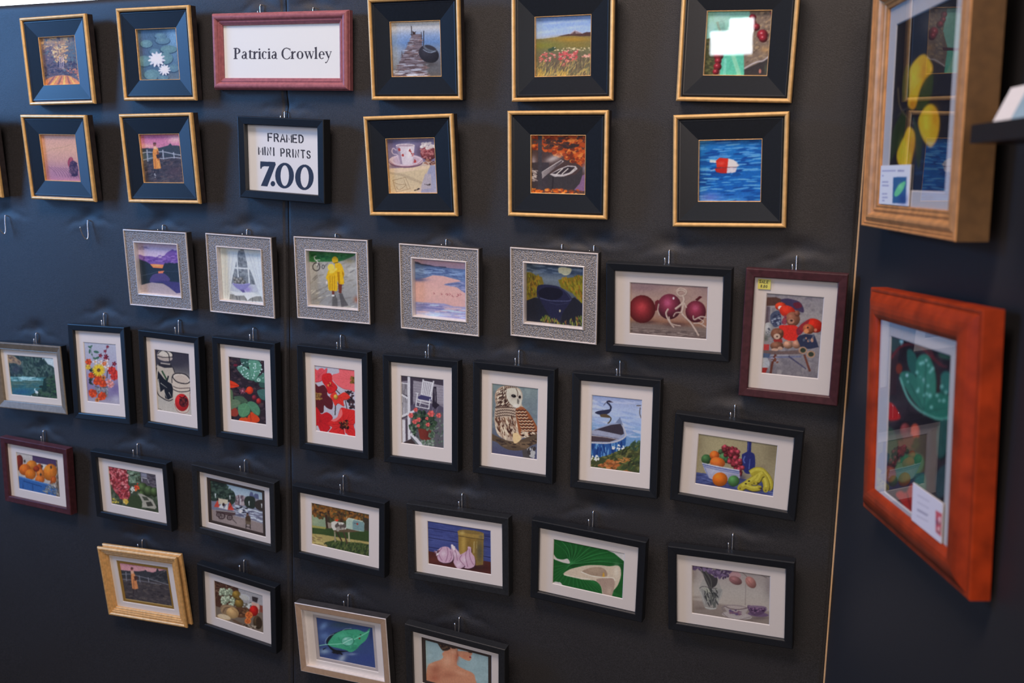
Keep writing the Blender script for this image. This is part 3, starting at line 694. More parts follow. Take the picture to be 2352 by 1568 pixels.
@art
def w_heron():
    q = [(72, 575), (572, 617), (627, 1040), (133, 997)]
    c = Art(126, 84, q, (60, 76, 76), 20)
    c.P((190, 192, 188), [(410, 600), (590, 612), (600, 740), (560, 700), (520, 690), (490, 650), (450, 640)])
    c.P((62, 78, 72), [(250, 580), (400, 590), (440, 640), (470, 620), (500, 680), (540, 690), (590, 740), (600, 830), (250, 820)]).S([(78, 96, 86), (48, 62, 62), (92, 106, 98)], 170, [(140, 580), (420, 600), (580, 740), (600, 820), (110, 810), (90, 650)], 20, .5, 60, 40)
    c.P((152, 126, 102), [(74, 580), (130, 585), (180, 620), (225, 655), (215, 690), (160, 670), (90, 660)], 1).S([(176, 140, 106), (120, 98, 86)], 24, [(85, 590), (150, 600), (215, 660), (100, 650)], 14, .5, 30, 20).F((72, 72, 84), 170, 730, 60, 50, .8)
    c.P((70, 112, 112), [(95, 806), (640, 820), (640, 1050), (95, 1010)]).S([(140, 176, 174), (112, 156, 156), (176, 200, 196)], 36, [(110, 806), (460, 816), (440, 856), (112, 850)], 46, .08, 2, 3).S([(96, 120, 112), (60, 98, 102), (84, 104, 92)], 60, [(120, 850), (460, 850), (420, 920), (130, 920)], 50, .1, 2, 3).F((52, 92, 122), 240, 965, 140, 34, .8)
    c.P((56, 72, 62), [(470, 830), (540, 800), (620, 790), (640, 1050), (300, 1020), (400, 960), (460, 930)]).S([(74, 90, 76), (44, 58, 54), (66, 92, 66)], 110, [(480, 830), (610, 790), (625, 1030), (330, 1005), (420, 960)], 18, .5).P((40, 62, 58), [(482, 828), (500, 880), (510, 950), (450, 950), (465, 890)])
    c.L((198, 206, 200), 10, [(384, 930), (378, 945), (394, 960), (388, 972), (412, 980)], 1).E((206, 210, 204), 402, 966, 18, 10, 35).L((170, 176, 170), 4, [(404, 976), (408, 1004)]).E((226, 226, 220), 346, 1006, 7, 5)
    return c.N(.08, 4).done()


@art
def p_bouquet():
    q = [(930, 418), (1290, 440), (1337, 1115), (982, 1080)]
    c = Art(100, 148, q, seed=21).V((0, (176, 168, 174)), (.4, (166, 154, 166)), (.68, (142, 124, 150)), (.85, (134, 118, 144)), (1, (166, 152, 156)))
    c.F((116, 98, 134), 1280, 930, 50, 60, .7).F((186, 174, 178), 1290, 1050, 50, 50, .7)
    for x, y, rx, ry, an in ((1000, 478, 22, 10, 30), (1014, 470, 20, 9, -40), (1000, 525, 10, 26, 0), (1072, 530, 30, 14, 10), (1060, 605, 26, 12, 20), (1085, 595, 22, 12, -20), (1025, 560, 10, 8, 0)): c.E((74, 104, 84), x, y, rx, ry, an)
    c.L((96, 110, 92), 5, [(1010, 470), (1020, 540), (1050, 620)], 1).L((112, 52, 66), 5, [(1195, 460), (1170, 560), (1160, 650)], 1)
    for x, y, r in ((1195, 470, 18), (1168, 520, 18), (1118, 570, 24), (1180, 580, 28), (1180, 610, 34), (1270, 660, 28)): c.flower((132, 44, 60), x, y, r, 5, (190, 90, 90), .3, .2)
    for x, y, r in ((1062, 640, 32), (1182, 640, 34), (1150, 672, 30), (1195, 700, 30), (1120, 640, 26)): c.flower((222, 200, 194), x, y, r, 6, (206, 140, 90), .3, .25)
    c.flower((216, 84, 44), 988, 642, 36, 6, (170, 56, 40), .4, .25).flower((226, 180, 66), 985, 700, 30, 7, (214, 150, 50), .35).flower((220, 120, 76), 1160, 660, 26, 6, None, .35)
    for x, y, r in ((1245, 735, 48), (1285, 770, 44), (1270, 800, 44)): c.flower((204, 66, 52), x, y, r, 8, (170, 44, 44), .35)
    c.S([(52, 54, 56), (70, 84, 66)], 26, [(1010, 720), (1070, 720), (1060, 900), (1020, 900), (990, 820)], 18, .6, 60, 40)
    for x, y, r in ((1095, 820, 44), (1130, 860, 46), (1080, 860, 40), (1150, 890, 40), (1020, 790, 34)): c.flower((218, 84, 40), x, y, r, 7, (186, 60, 36), .4, .3)
    c.flower((232, 186, 52), 1100, 732, 72, 17, (112, 74, 46), .13, .28, ry=1.0, dark=.9).flower((206, 120, 60), 1152, 815, 28, 8, (90, 56, 46), .3, .35).L((52, 46, 50), 9, [(1195, 740), (1190, 820)])
    for x, y, r in ((1215, 860, 38), (1240, 885, 34), (1225, 900, 30)): c.flower((224, 152, 142), x, y, r, 6, (206, 90, 80), .3, .25)
    c.P((128, 120, 120), [(1060, 910), (1120, 922), (1195, 912), (1205, 960), (1200, 1030), (1150, 1040), (1080, 1020)], 1, .8).L((82, 76, 78), 8, [(1058, 908), (1120, 926), (1198, 916)], 1).S([(92, 86, 80), (160, 152, 150)], 20, [(1080, 930), (1195, 930), (1190, 1020), (1090, 1010)], 16, .3, 80, 30)
    for x, y, r in ((1040, 990, 46), (1025, 975, 36), (1140, 1016, 46), (1125, 1030, 36)): c.flower((220, 84, 44), x, y, r, 7, (180, 56, 40), .4, .2)
    c.flower((214, 130, 72), 1085, 1060, 26, 8, (100, 60, 46), .3, .35)
    c.L((120, 110, 118), 3, [(1265, 1102), (1325, 1108)])
    return c.N(.05, 3).done()


@art
def p_jars():
    q = [(200, 267), (543, 310), (575, 918), (235, 870)]
    c = Art(100, 148, q, seed=22).V((0, (66, 58, 66)), (.22, (70, 64, 70)), (.42, (150, 138, 128)), (.6, (176, 162, 148)), (1, (184, 168, 154)))
    c.F((112, 102, 100), 560, 450, 90, 40, .5).F((190, 172, 156), 300, 840, 90, 40, .5)
    k = (42, 36, 40)
    c.P((186, 166, 148), [(222, 450), (270, 420), (350, 430), (395, 470), (402, 540), (388, 760), (350, 776), (280, 750), (232, 700)], 1)
    c.P((38, 38, 44), [(236, 480), (300, 560), (340, 590), (372, 610), (386, 650), (382, 740), (340, 762), (310, 750), (300, 660), (262, 690), (250, 620), (232, 560)]).L((60, 82, 58), 16, [(275, 480), (330, 580)]).L((38, 40, 44), 14, [(340, 530), (320, 600), (300, 640)], 1)
    for a, b in (((240, 560), (262, 700)), ((300, 690), (330, 756)), ((345, 690), (372, 740)), ((262, 600), (330, 650))): c.L((196, 180, 164), 6, [a, b], w2=2)
    c.L(k, 8, [(224, 450), (216, 560), (234, 700), (290, 752), (345, 774), (386, 758)], 1).L(k, 7, [(380, 440), (402, 500)])
    c.P((56, 50, 54), [(238, 400), (370, 420), (376, 450), (300, 452), (240, 430)]).P((176, 158, 144), [(262, 400), (355, 410), (355, 424), (262, 412)])
    c.E((204, 182, 164), 304, 330, 78, 42, 8).E((180, 158, 144), 304, 352, 76, 34, 8).E((206, 186, 168), 306, 312, 70, 30, 8).L(k, 7, [(232, 320), (270, 284), (330, 282), (378, 316), (376, 350)], 1).L(k, 6, [(232, 336), (290, 350), (374, 346)], 1).L(k, 8, [(300, 284), (340, 320), (352, 400)], 1)
    c.P((204, 180, 160), [(385, 560), (550, 590), (556, 660), (548, 860), (500, 895), (430, 880), (398, 820), (390, 680)], 1, .9)
    c.ball((198, 46, 46), 474, 788, 68, 86, -8, 1.15, .75).E((94, 34, 38), 490, 786, 44, 48).L((40, 22, 28), 8, [(450, 730), (480, 742), (510, 722)], 1).L((40, 22, 28), 7, [(478, 740), (470, 770)]).S([(120, 50, 46), (60, 28, 34)], 20, [(455, 750), (525, 750), (520, 830), (465, 830)], 10)
    c.E((206, 184, 166), 466, 552, 86, 50, 12).E((194, 170, 152), 466, 560, 70, 36, 12)
    c.L(k, 9, [(384, 520), (420, 505), (500, 512), (548, 556), (552, 584), (510, 604), (430, 590), (386, 550), (384, 520)], 1).L(k, 6, [(376, 600), (376, 540), (400, 508)], 1).L((70, 50, 50), 6, [(386, 630), (440, 650), (545, 645)], 1).L(k, 7, [(388, 662), (450, 684), (540, 676), (556, 650)], 1).L(k, 6, [(550, 640), (560, 700)])
    c.L((150, 100, 96), 5, [(400, 800), (430, 872), (500, 892), (546, 850), (550, 690)], 1).L((60, 50, 50), 3, [(238, 852), (280, 862)])
    return c.N(.05, 3).done()


@art
def p_strawb():
    q = [(932, 347), (1280, 387), (1298, 1020), (957, 970)]
    c = Art(104, 154, q, (56, 44, 50), 23)
    full = [(932, 347), (1280, 387), (1298, 1020), (957, 970)]
    c.S([(74, 58, 64), (42, 34, 40), (84, 64, 64), (62, 52, 56)], 170, full, 18, .6)
    for k in range(26):
        x, y = 940 + c.r.rand() * 340, 380 + c.r.rand() * 580; an = c.r.rand() * 3.1
        c.L((104, 88, 96), 2.5, [(x, y), (x + 70 * math.cos(an), y + 70 * math.sin(an))], 0, .7)
    def leaf(col, pts, vein):
        c.P(tuple(v * .62 for v in col), [(x + 5, y + 6) for x, y in pts], 1); c.P(col, pts, 1)
        for a, b in vein: c.L(tuple(v * 1.2 for v in col), 4, [a, b], 0, .7)
    leaf((64, 92, 82), [(1045, 372), (1080, 362), (1120, 380), (1124, 440), (1100, 452), (1060, 420)], [((1120, 450), (1060, 372))])
    leaf((92, 132, 112), [(1012, 462), (1050, 440), (1110, 460), (1150, 510), (1180, 580), (1110, 570), (1060, 530)], [((1175, 570), (1030, 462)), ((1100, 510), (1090, 560)), ((1130, 540), (1120, 470))])
    leaf((100, 142, 120), [(1122, 400), (1150, 370), (1200, 372), (1242, 420), (1244, 470), (1220, 530), (1180, 580), (1140, 500)], [((1178, 575), (1180, 380)), ((1160, 480), (1215, 430)), ((1170, 500), (1130, 450))])
    leaf((84, 122, 104), [(1180, 590), (1230, 540), (1290, 505), (1292, 600), (1230, 600)], [((1185, 588), (1285, 540))])
    leaf((72, 104, 96), [(1206, 690), (1250, 670), (1290, 680), (1294, 770), (1240, 760)], [((1210, 700), (1290, 740))])
    leaf((62, 88, 80), [(1225, 610), (1290, 610), (1290, 650), (1240, 650)], [])
    c.P((214, 66, 36), [(935, 590), (975, 596), (1020, 622), (1034, 642), (990, 656), (935, 656)], 1).L((150, 40, 30), 4, [(940, 625), (1025, 640)])
    c.ball((222, 68, 38), 1136, 682, 34, 38, 0, 1.25, .7).flower((156, 82, 96), 1068, 688, 34, 9, (206, 150, 150), .14, .2).E((200, 60, 40), 1100, 690, 10)
    c.ball((132, 50, 60), 1180, 752, 24, 26).ball((172, 54, 52), 1222, 786, 24, 28).E((110, 40, 56), 1000, 436, 20, 14)
    leaf((96, 112, 84), [(948, 680), (970, 690), (975, 760), (960, 810), (948, 800)], [])
    leaf((78, 96, 76), [(985, 745), (1060, 740), (1110, 780), (1112, 800), (1060, 810), (1010, 790)], [((990, 750), (1105, 795))])
    leaf((104, 118, 92), [(955, 800), (980, 770), (1030, 780), (1048, 810), (1010, 850), (955, 866)], [((960, 830), (1040, 800))])
    c.P((150, 64, 50), [(958, 880), (1000, 855), (1030, 900), (1010, 935), (962, 930)], 1)
    c.P((206, 82, 40), [(1030, 975), (1050, 950), (1100, 944), (1130, 990), (1030, 990)], 1).P((204, 74, 38), [(1112, 960), (1140, 895), (1190, 910), (1232, 965), (1200, 996), (1120, 990)], 1).L((130, 40, 30), 4, [(1140, 905), (1150, 985)])
    leaf((94, 134, 98), [(1024, 880), (1030, 830), (1080, 808), (1112, 812), (1138, 860), (1130, 910), (1080, 942), (1040, 930)], [((1110, 815), (1060, 930)), ((1085, 860), (1034, 860)), ((1080, 880), (1128, 890))])
    leaf((88, 128, 98), [(1112, 806), (1150, 788), (1200, 812), (1232, 866), (1220, 925), (1170, 900), (1140, 860)], [((1115, 810), (1215, 915)), ((1160, 850), (1210, 840))])
    c.S([(214, 228, 220), (180, 204, 194)], 60, [(1020, 450), (1100, 380), (1240, 390), (1280, 560), (1180, 590), (1080, 560)], 5).E((196, 214, 200), 1222, 580, 18, 16).E((120, 150, 130), 1222, 580, 11, 9)
    return c.N(.06, 3).done()


@art
def p_cosmos():
    q = [(218, 350), (617, 390), (625, 1053), (232, 997)]
    c = Art(110, 162, q, (184, 174, 180), 24)
    def pet(col, pts, core=None):
        c.P(tuple(v * .72 for v in col), [(x + 3, y + 5) for x, y in pts], 1); c.P(col, pts, 1)
        if core:
            for p in pts[::1]: c.L(tuple(v * .82 for v in col), 4, [core, ((core[0] + p[0] * 3) / 4, (core[1] + p[1] * 3) / 4)], 0, .6)
    pet((214, 84, 90), [(212, 390), (250, 400), (270, 384), (300, 380), (318, 394), (342, 376), (334, 430), (300, 490), (260, 512), (214, 504)], (255, 470))
    pet((226, 104, 106), [(460, 370), (520, 366), (625, 380), (630, 590), (560, 585), (500, 575), (430, 530), (386, 470), (400, 440), (460, 420)], (595, 490))
    c.S([(96, 74, 40), (140, 100, 50)], 40, [(572, 460), (620, 460), (620, 520), (572, 520)], 9)
    pet((202, 46, 48), [(296, 450), (340, 428), (384, 436), (394, 500), (438, 552), (430, 590), (390, 620), (350, 620), (330, 560), (296, 510)], (368, 535))
    c.S([(140, 44, 40), (214, 120, 70)], 12, [(350, 520), (390, 520), (390, 560), (350, 560)], 8)
    pet((98, 38, 44), [(222, 545), (260, 560), (310, 545), (340, 590), (345, 640), (392, 690), (388, 775), (340, 765), (310, 740), (305, 800), (280, 815), (222, 770)], (260, 655))
    c.S([(160, 116, 66), (120, 84, 50)], 36, [(232, 630), (290, 630), (290, 685), (232, 685)], 9)
    c.L((60, 52, 48), 8, [(430, 590), (470, 630)]).L((56, 50, 46), 9, [(425, 740), (420, 840)]).L((56, 50, 46), 7, [(520, 690), (540, 790)]).S([(66, 48, 54), (50, 42, 46), (84, 60, 62)], 46, [(520, 600), (610, 600), (615, 780), (540, 760)], 16, .6, 0, 90)
    pet((214, 62, 52), [(372, 650), (400, 620), (425, 610), (450, 644), (512, 612), (566, 652), (540, 680), (500, 690), (505, 748), (450, 720), (420, 744), (398, 700)], (440, 665))
    c.ball((206, 156, 72), 428, 660, 22, 26)
    pet((190, 38, 44), [(230, 770), (262, 790), (285, 830), (340, 812), (392, 850), (380, 900), (350, 930), (372, 960), (330, 1005), (280, 1000), (250, 940), (228, 930)], (270, 900))
    pet((206, 50, 48), [(478, 768), (540, 776), (625, 800), (628, 900), (600, 930), (628, 1050), (560, 1040), (520, 1010), (500, 1042), (360, 1016), (390, 960), (350, 930), (380, 890), (440, 860)], (505, 930))
    for a in range(0, 360, 30): c.L((150, 28, 36), 5, [(505 + 40 * math.cos(math.radians(a)), 930 + 40 * math.sin(math.radians(a))), (505 + 110 * math.cos(math.radians(a)), 930 + 100 * math.sin(math.radians(a)))], 0, .6)
    c.P((226, 110, 106), [(440, 860), (478, 775), (490, 840), (430, 900), (380, 890)], 1).S([(70, 34, 30), (140, 80, 50), (50, 26, 26)], 70, [(462, 900), (545, 890), (550, 970), (470, 970)], 9).L((220, 190, 190), 5, [(512, 970), (520, 1030)])
    return c.N(.06, 3).done()


@art
def p_rocker():
    q = [(1078, 458), (1503, 495), (1512, 1178), (1095, 1132)]
    c = Art(114, 170, q, (128, 116, 124), 25)
    c.P((150, 138, 144), [(1190, 500), (1510, 540), (1510, 740), (1190, 720)])
    for y in range(560, 740, 26): c.L((128, 118, 126), 5, [(1200, y - 20), (1510, y + 18)], 0, .8)
    c.P((74, 64, 74), [(1070, 450), (1510, 470), (1510, 560), (1200, 510), (1070, 520)]).P((72, 62, 74), [(1172, 480), (1202, 500), (1204, 770), (1178, 790)])
    c.P((92, 82, 96), [(1178, 760), (1240, 730), (1440, 740), (1512, 780), (1512, 840), (1180, 850)])
    for k in range(6): c.L((150, 140, 150), 5, [(1200 + k * 46, 820), (1250 + k * 40, 750)], 0, .6)
    c.P((70, 60, 68), [(1075, 530), (1150, 540), (1160, 860), (1085, 870)])
    w = (206, 196, 196)
    for k in range(5): c.L(w, 6, [(1090 + k * 14, 540), (1092 + k * 14, 640 + k * 6)])
    c.L(w, 10, [(1078, 535), (1150, 545)]).L(w, 18, [(1078, 645), (1155, 690)])
    for k in range(5): c.L(w, 9, [(1090 + k * 15, 660 + k * 8), (1096 + k * 14, 860 - k * 4)])
    c.P((98, 92, 96), [(1160, 850), (1512, 820), (1515, 1185), (1160, 1170)]).S([(72, 76, 74), (122, 126, 118), (90, 104, 90)], 90, [(1180, 940), (1500, 900), (1510, 1170), (1210, 1150)], 14, .5, 0, 90)
    c.P((120, 106, 116), [(1085, 880), (1190, 870), (1190, 1100), (1095, 1140)]).P(w, [(1100, 900), (1128, 900), (1136, 1110), (1106, 1130)]).P((86, 74, 80), [(1136, 880), (1150, 900), (1160, 1090), (1140, 1110)]).P((72, 58, 58), [(1110, 1130), (1190, 1086), (1240, 1140), (1200, 1150)])
    c.P(w, [(1146, 462), (1172, 464), (1180, 1000), (1186, 1090), (1158, 1100), (1150, 800)]).L(w, 22, [(1085, 872), (1220, 812)]).L((70, 62, 66), 8, [(1088, 892), (1150, 866)]).L(w, 30, [(1186, 1034), (1300, 1158)])
    c.P((52, 44, 56), [(1400, 570), (1428, 570), (1436, 730), (1462, 750), (1420, 790), (1390, 760)]).L((150, 138, 144), 5, [(1414, 580), (1420, 720)])
    c.L(w, 14, [(1300, 498), (1280, 690)]).L(w, 14, [(1402, 512), (1364, 710)]).L(w, 13, [(1300, 516), (1400, 534)])
    for k in range(5): c.L(w, 10, [(1318 + k * 17, 524 + k * 3), (1296 + k * 16, 668 + k * 4)])
    c.L(w, 9, [(1284, 650), (1374, 672)]).P((72, 66, 100), [(1250, 672), (1284, 652), (1390, 676), (1380, 712), (1256, 694)]).L(w, 9, [(1228, 632), (1256, 640)]).L(w, 10, [(1246, 636), (1230, 770)]).L(w, 10, [(1368, 690), (1358, 790)]).L(w, 10, [(1386, 660), (1382, 700)]).L(w, 11, [(1248, 698), (1378, 726)]).L(w, 8, [(1240, 722), (1366, 752)]).L(w, 9, [(1228, 766), (1364, 790)]).L(w, 8, [(1282, 700), (1268, 760)])
    c.S([(58, 72, 58), (40, 50, 46), (84, 100, 78), (64, 80, 60)], 150, [(1200, 860), (1260, 810), (1360, 820), (1420, 870), (1440, 960), (1360, 1010), (1260, 980), (1200, 930)], 17, .7, 0, 90)
    c.P((122, 56, 48), [(1254, 980), (1330, 992), (1398, 984), (1376, 1092), (1330, 1104), (1276, 1086)]).F((84, 36, 36), 1360, 1040, 26, 50, .6).S([(74, 90, 72), (110, 120, 100)], 40, [(1340, 980), (1420, 960), (1410, 1060), (1370, 1080)], 10)
    c.S([(70, 88, 68), (120, 132, 112), (50, 60, 54)], 50, [(1170, 930), (1240, 960), (1230, 1070), (1180, 1000)], 9).S([(96, 112, 92), (140, 146, 132)], 40, [(1290, 1100), (1420, 1090), (1410, 1150), (1300, 1150)], 9)
    for x, y, r in ((1230, 800, 22), (1185, 856, 26), (1380, 836, 34), (1455, 852, 26), (1260, 898, 24), (1222, 918, 26), (1340, 884, 17), (1350, 944, 22), (1258, 956, 18)): c.flower((220, 106, 100), x, y, r, 6, (190, 70, 72), .4, .25)
    return c.N(.06, 3).done()


@art
def p_owl():
    q = [(295, 347), (752, 397), (738, 1103), (288, 1043)]
    c = Art(116, 172, q, seed=26).V((0, (128, 136, 134)), (.5, (112, 118, 126)), (.8, (96, 98, 114)), (1, (84, 80, 104)))
    c.S([(140, 148, 146), (108, 114, 116)], 60, [(300, 360), (750, 400), (740, 800), (295, 800)], 40, .5, 0, 90, .35)
    br = (98, 80, 68)
    c.P((84, 76, 76), [(585, 960), (650, 990), (660, 1040), (680, 1100), (640, 1100), (600, 1090)]).S([(180, 172, 168), (70, 62, 62)], 24, [(650, 980), (710, 980), (700, 1095), (650, 1090)], 12, 1.4)
    body = [(335, 560), (325, 470), (350, 410), (400, 378), (470, 368), (540, 386), (580, 420), (596, 480), (588, 560), (640, 620), (690, 700), (742, 790), (738, 870), (600, 885), (560, 940), (500, 940), (430, 910), (350, 850), (322, 740), (322, 640)]
    c.P((186, 160, 140), body, 1)
    dk, wn = (62, 44, 40), (134, 72, 46)
    c.P((176, 146, 126), [(340, 560), (326, 470), (350, 410), (410, 376), (480, 372), (450, 420), (440, 480), (470, 560), (420, 600)], 1)
    for k in range(7):
        for j in range(5):
            x = 348 + k * 17 + (j % 2) * 8; y = 400 + j * 40 + abs(k - 3) * 5
            if y < 380 + abs(k - 4) * 14: continue
            c.L(dk, 9, [(x - 12, y + 16), (x, y), (x + 15, y + 6)], 1, .85)
    for k in range(8): c.L(dk, 8, [(400 + k * 18, 398 - k * .5), (408 + k * 18, 378 + abs(k - 4) * 3)], 0, .8)
    for j in range(4):
        for k in range(9):
            x = 340 + k * 22; y = 585 + j * 26 + (k - 4) ** 2 * .9 * (1 if j else .4)
            c.L(dk, 8, [(x - 10, y - 4), (x + 4, y + 4), (x + 14, y - 2)], 1, .8)
    for j in range(13):
        for k in range(2): pass
        x, y = 345 + j * 16, 690 + (j % 3) * 14
        c.L((112, 72, 56), 11, [(x, y), (x + 12, y + 60), (x + 26, y + 130 + (j % 4) * 24)], 1, .85, 4)
        c.L((214, 188, 164), 8, [(x + 9, y + 20), (x + 22, y + 80), (x + 38, y + 180)], 1, .7, 3)
    c.P((150, 88, 58), [(530, 600), (590, 580), (650, 630), (700, 710), (745, 800), (735, 870), (650, 870), (570, 860), (545, 760)], 1)
    for j in range(9):
        y = 610 + j * 30
        for k in range(5):
            x = 540 + j * 9 + k * 34
            if x > 600 + j * 18 + 20: continue
            c.L((70, 42, 36), 11, [(x - 14, y), (x + 4, y + 12), (x + 20, y + 2)], 1, .9); c.L((218, 186, 156), 9, [(x - 12, y + 13), (x + 5, y + 24), (x + 22, y + 14)], 1, .9)
    c.S([(216, 190, 164), (60, 40, 36)], 40, [(580, 820), (720, 830), (735, 870), (600, 880)], 15, .5, 10, 20).S([(226, 200, 176)], 12, [(325, 760), (345, 760), (380, 880), (350, 860)], 18, .25, 70, 12)
    c.P((98, 80, 66), [(282, 846), (340, 870), (420, 905), (500, 922), (580, 905), (660, 872), (745, 850), (742, 930), (680, 962), (620, 1000), (540, 1012), (460, 1005), (390, 972), (340, 930), (282, 905)], 1).F((150, 118, 88), 560, 945, 90, 16, .7).S([(70, 56, 50), (122, 98, 78)], 40, [(300, 870), (420, 930), (560, 950), (735, 880), (735, 920), (600, 990), (420, 970)], 24, .3, 10, 20)
    c.S([(92, 58, 46), (120, 80, 60), (74, 48, 42)], 70, [(335, 690), (520, 680), (540, 860), (440, 880), (350, 800)], 20, .26, 72, 14).S([(226, 202, 176), (214, 188, 160)], 60, [(330, 680), (530, 680), (550, 880), (420, 890), (340, 800)], 20, .2, 72, 14).S([(70, 48, 42)], 60, [(345, 420), (420, 385), (440, 470), (470, 560), (350, 570)], 13, .34, -50, 30).S([(226, 206, 182)], 40, [(345, 420), (420, 385), (440, 470), (470, 560), (350, 570)], 12, .3, -50, 30)
    c.P((222, 186, 140), [(500, 850), (545, 840), (580, 890), (550, 930), (510, 936)], 1)
    c.P((204, 190, 172), [(430, 420), (480, 396), (540, 400), (580, 440), (590, 500), (580, 560), (540, 592), (490, 570), (460, 530), (440, 480)], 1)
    c.L((110, 84, 70), 7, [(440, 420), (430, 480), (465, 545), (500, 575)], 1, .8).L((98, 74, 62), 8, [(530, 398), (548, 440), (545, 480)], 1, .8).F((168, 150, 136), 505, 480, 36, 30, .7).F((150, 132, 122), 566, 486, 20, 26, .7)
    c.E((34, 28, 30), 508, 474, 24, 15, 15).E((34, 28, 30), 568, 484, 12, 15).E((120, 112, 110), 503, 470, 5).P((120, 112, 104), [(545, 500), (562, 520), (556, 556), (542, 540)], 1).F((226, 214, 200), 530, 570, 36, 20, .7)
    return c.N(.05, 3).done()


@art
def p_canoe():
    q = [(1307, 458), (1805, 513), (1775, 1243), (1288, 1183)]
    c = Art(118, 176, q, seed=27).V((0, (146, 152, 182)), (.18, (172, 178, 202)), (.34, (160, 172, 200)), (.5, (116, 146, 182)), (1, (104, 134, 170)))
    c.S([(186, 188, 208), (136, 150, 186), (196, 192, 206)], 60, [(1305, 470), (1800, 520), (1780, 900), (1600, 900), (1300, 800)], 60, .16, 8, 10, .5)
    c.L((96, 104, 140), 4, [(1305, 600), (1350, 606), (1420, 612)], 1, .6).L((110, 116, 150), 4, [(1305, 682), (1400, 690)], 0, .6)
    dk = (52, 54, 76)
    c.P(dk, [(1338, 640), (1380, 622), (1440, 614), (1480, 608), (1500, 616), (1470, 650), (1420, 664), (1370, 658)], 1).L(dk, 17, [(1484, 622), (1496, 590), (1480, 560), (1460, 540), (1468, 526)], 1).P((60, 50, 66), [(1456, 526), (1480, 518), (1520, 540), (1482, 540)]).L((70, 60, 76), 4, [(1450, 535), (1424, 570)])
    c.P((98, 80, 62), [(1390, 662), (1450, 656), (1492, 690), (1450, 690), (1400, 684)], 1).L((88, 76, 62), 12, [(1468, 670), (1496, 700), (1480, 735), (1462, 748)], 1).L((90, 76, 70), 9, [(1745, 574), (1790, 574)]).L((90, 76, 70), 8, [(1782, 590), (1776, 650), (1792, 700)], 1)
    c.P((150, 154, 176), [(1296, 820), (1400, 780), (1480, 750), (1540, 742), (1584, 688), (1612, 762), (1626, 850), (1640, 880), (1580, 930), (1450, 950), (1296, 945)])
    c.P((66, 58, 68), [(1330, 815), (1420, 786), (1500, 762), (1590, 752), (1612, 800), (1622, 852), (1580, 870), (1450, 840)]).P((80, 66, 72), [(1298, 870), (1420, 880), (1560, 905), (1480, 932), (1298, 928)])
    c.P((156, 154, 170), [(1300, 826), (1360, 812), (1590, 862), (1575, 895), (1300, 850)]).L((110, 104, 120), 5, [(1300, 856), (1570, 900)]).L((190, 170, 160), 6, [(1298, 870), (1440, 885), (1560, 910)], 1, .7)
    c.P((52, 88, 142), [(1294, 948), (1450, 952), (1560, 934), (1642, 884), (1636, 960), (1560, 1040), (1420, 1095), (1290, 1090)])
    c.S([(84, 126, 172), (34, 60, 112), (110, 150, 186), (44, 74, 128)], 80, [(1296, 960), (1460, 960), (1600, 930), (1600, 1000), (1420, 1080), (1294, 1080)], 28, .22, 88, 8)
    c.L((186, 178, 182), 13, [(1296, 938), (1450, 944), (1570, 920), (1636, 872), (1622, 800), (1600, 745)], 1).P((120, 126, 150), [(1540, 742), (1584, 686), (1612, 770), (1590, 752)])
    c.P((74, 76, 50), [(1286, 1090), (1400, 1082), (1500, 1050), (1640, 985), (1700, 960), (1790, 930), (1790, 1250), (1284, 1190)]).S([(92, 98, 56), (56, 60, 44), (112, 108, 66), (66, 78, 52)], 200, [(1290, 1100), (1420, 1085), (1640, 990), (1785, 940), (1776, 1240), (1290, 1180)], 22, .35, -30, 50)
    c.S([(84, 104, 80), (60, 76, 60)], 46, [(1680, 960), (1700, 930), (1785, 920), (1780, 1010), (1700, 1010)], 16, .4, -60, 50).S([(172, 100, 56), (190, 122, 76), (140, 84, 52)], 70, [(1370, 1170), (1420, 1110), (1560, 1120), (1590, 1170), (1500, 1200)], 17, .5).S([(190, 130, 80), (160, 110, 60)], 20, [(1560, 1090), (1680, 1090), (1660, 1130), (1570, 1130)], 12, .5).S([(170, 100, 60)], 12, [(1600, 1210), (1740, 1220), (1740, 1240), (1600, 1230)], 14, .5)
    c.S([(222, 220, 214)], 14, [(1510, 970), (1620, 960), (1620, 1010), (1510, 1010)], 8).S([(216, 214, 208)], 16, [(1295, 1060), (1400, 1070), (1380, 1130), (1295, 1120)], 8)
    return c.N(.05, 3).done()


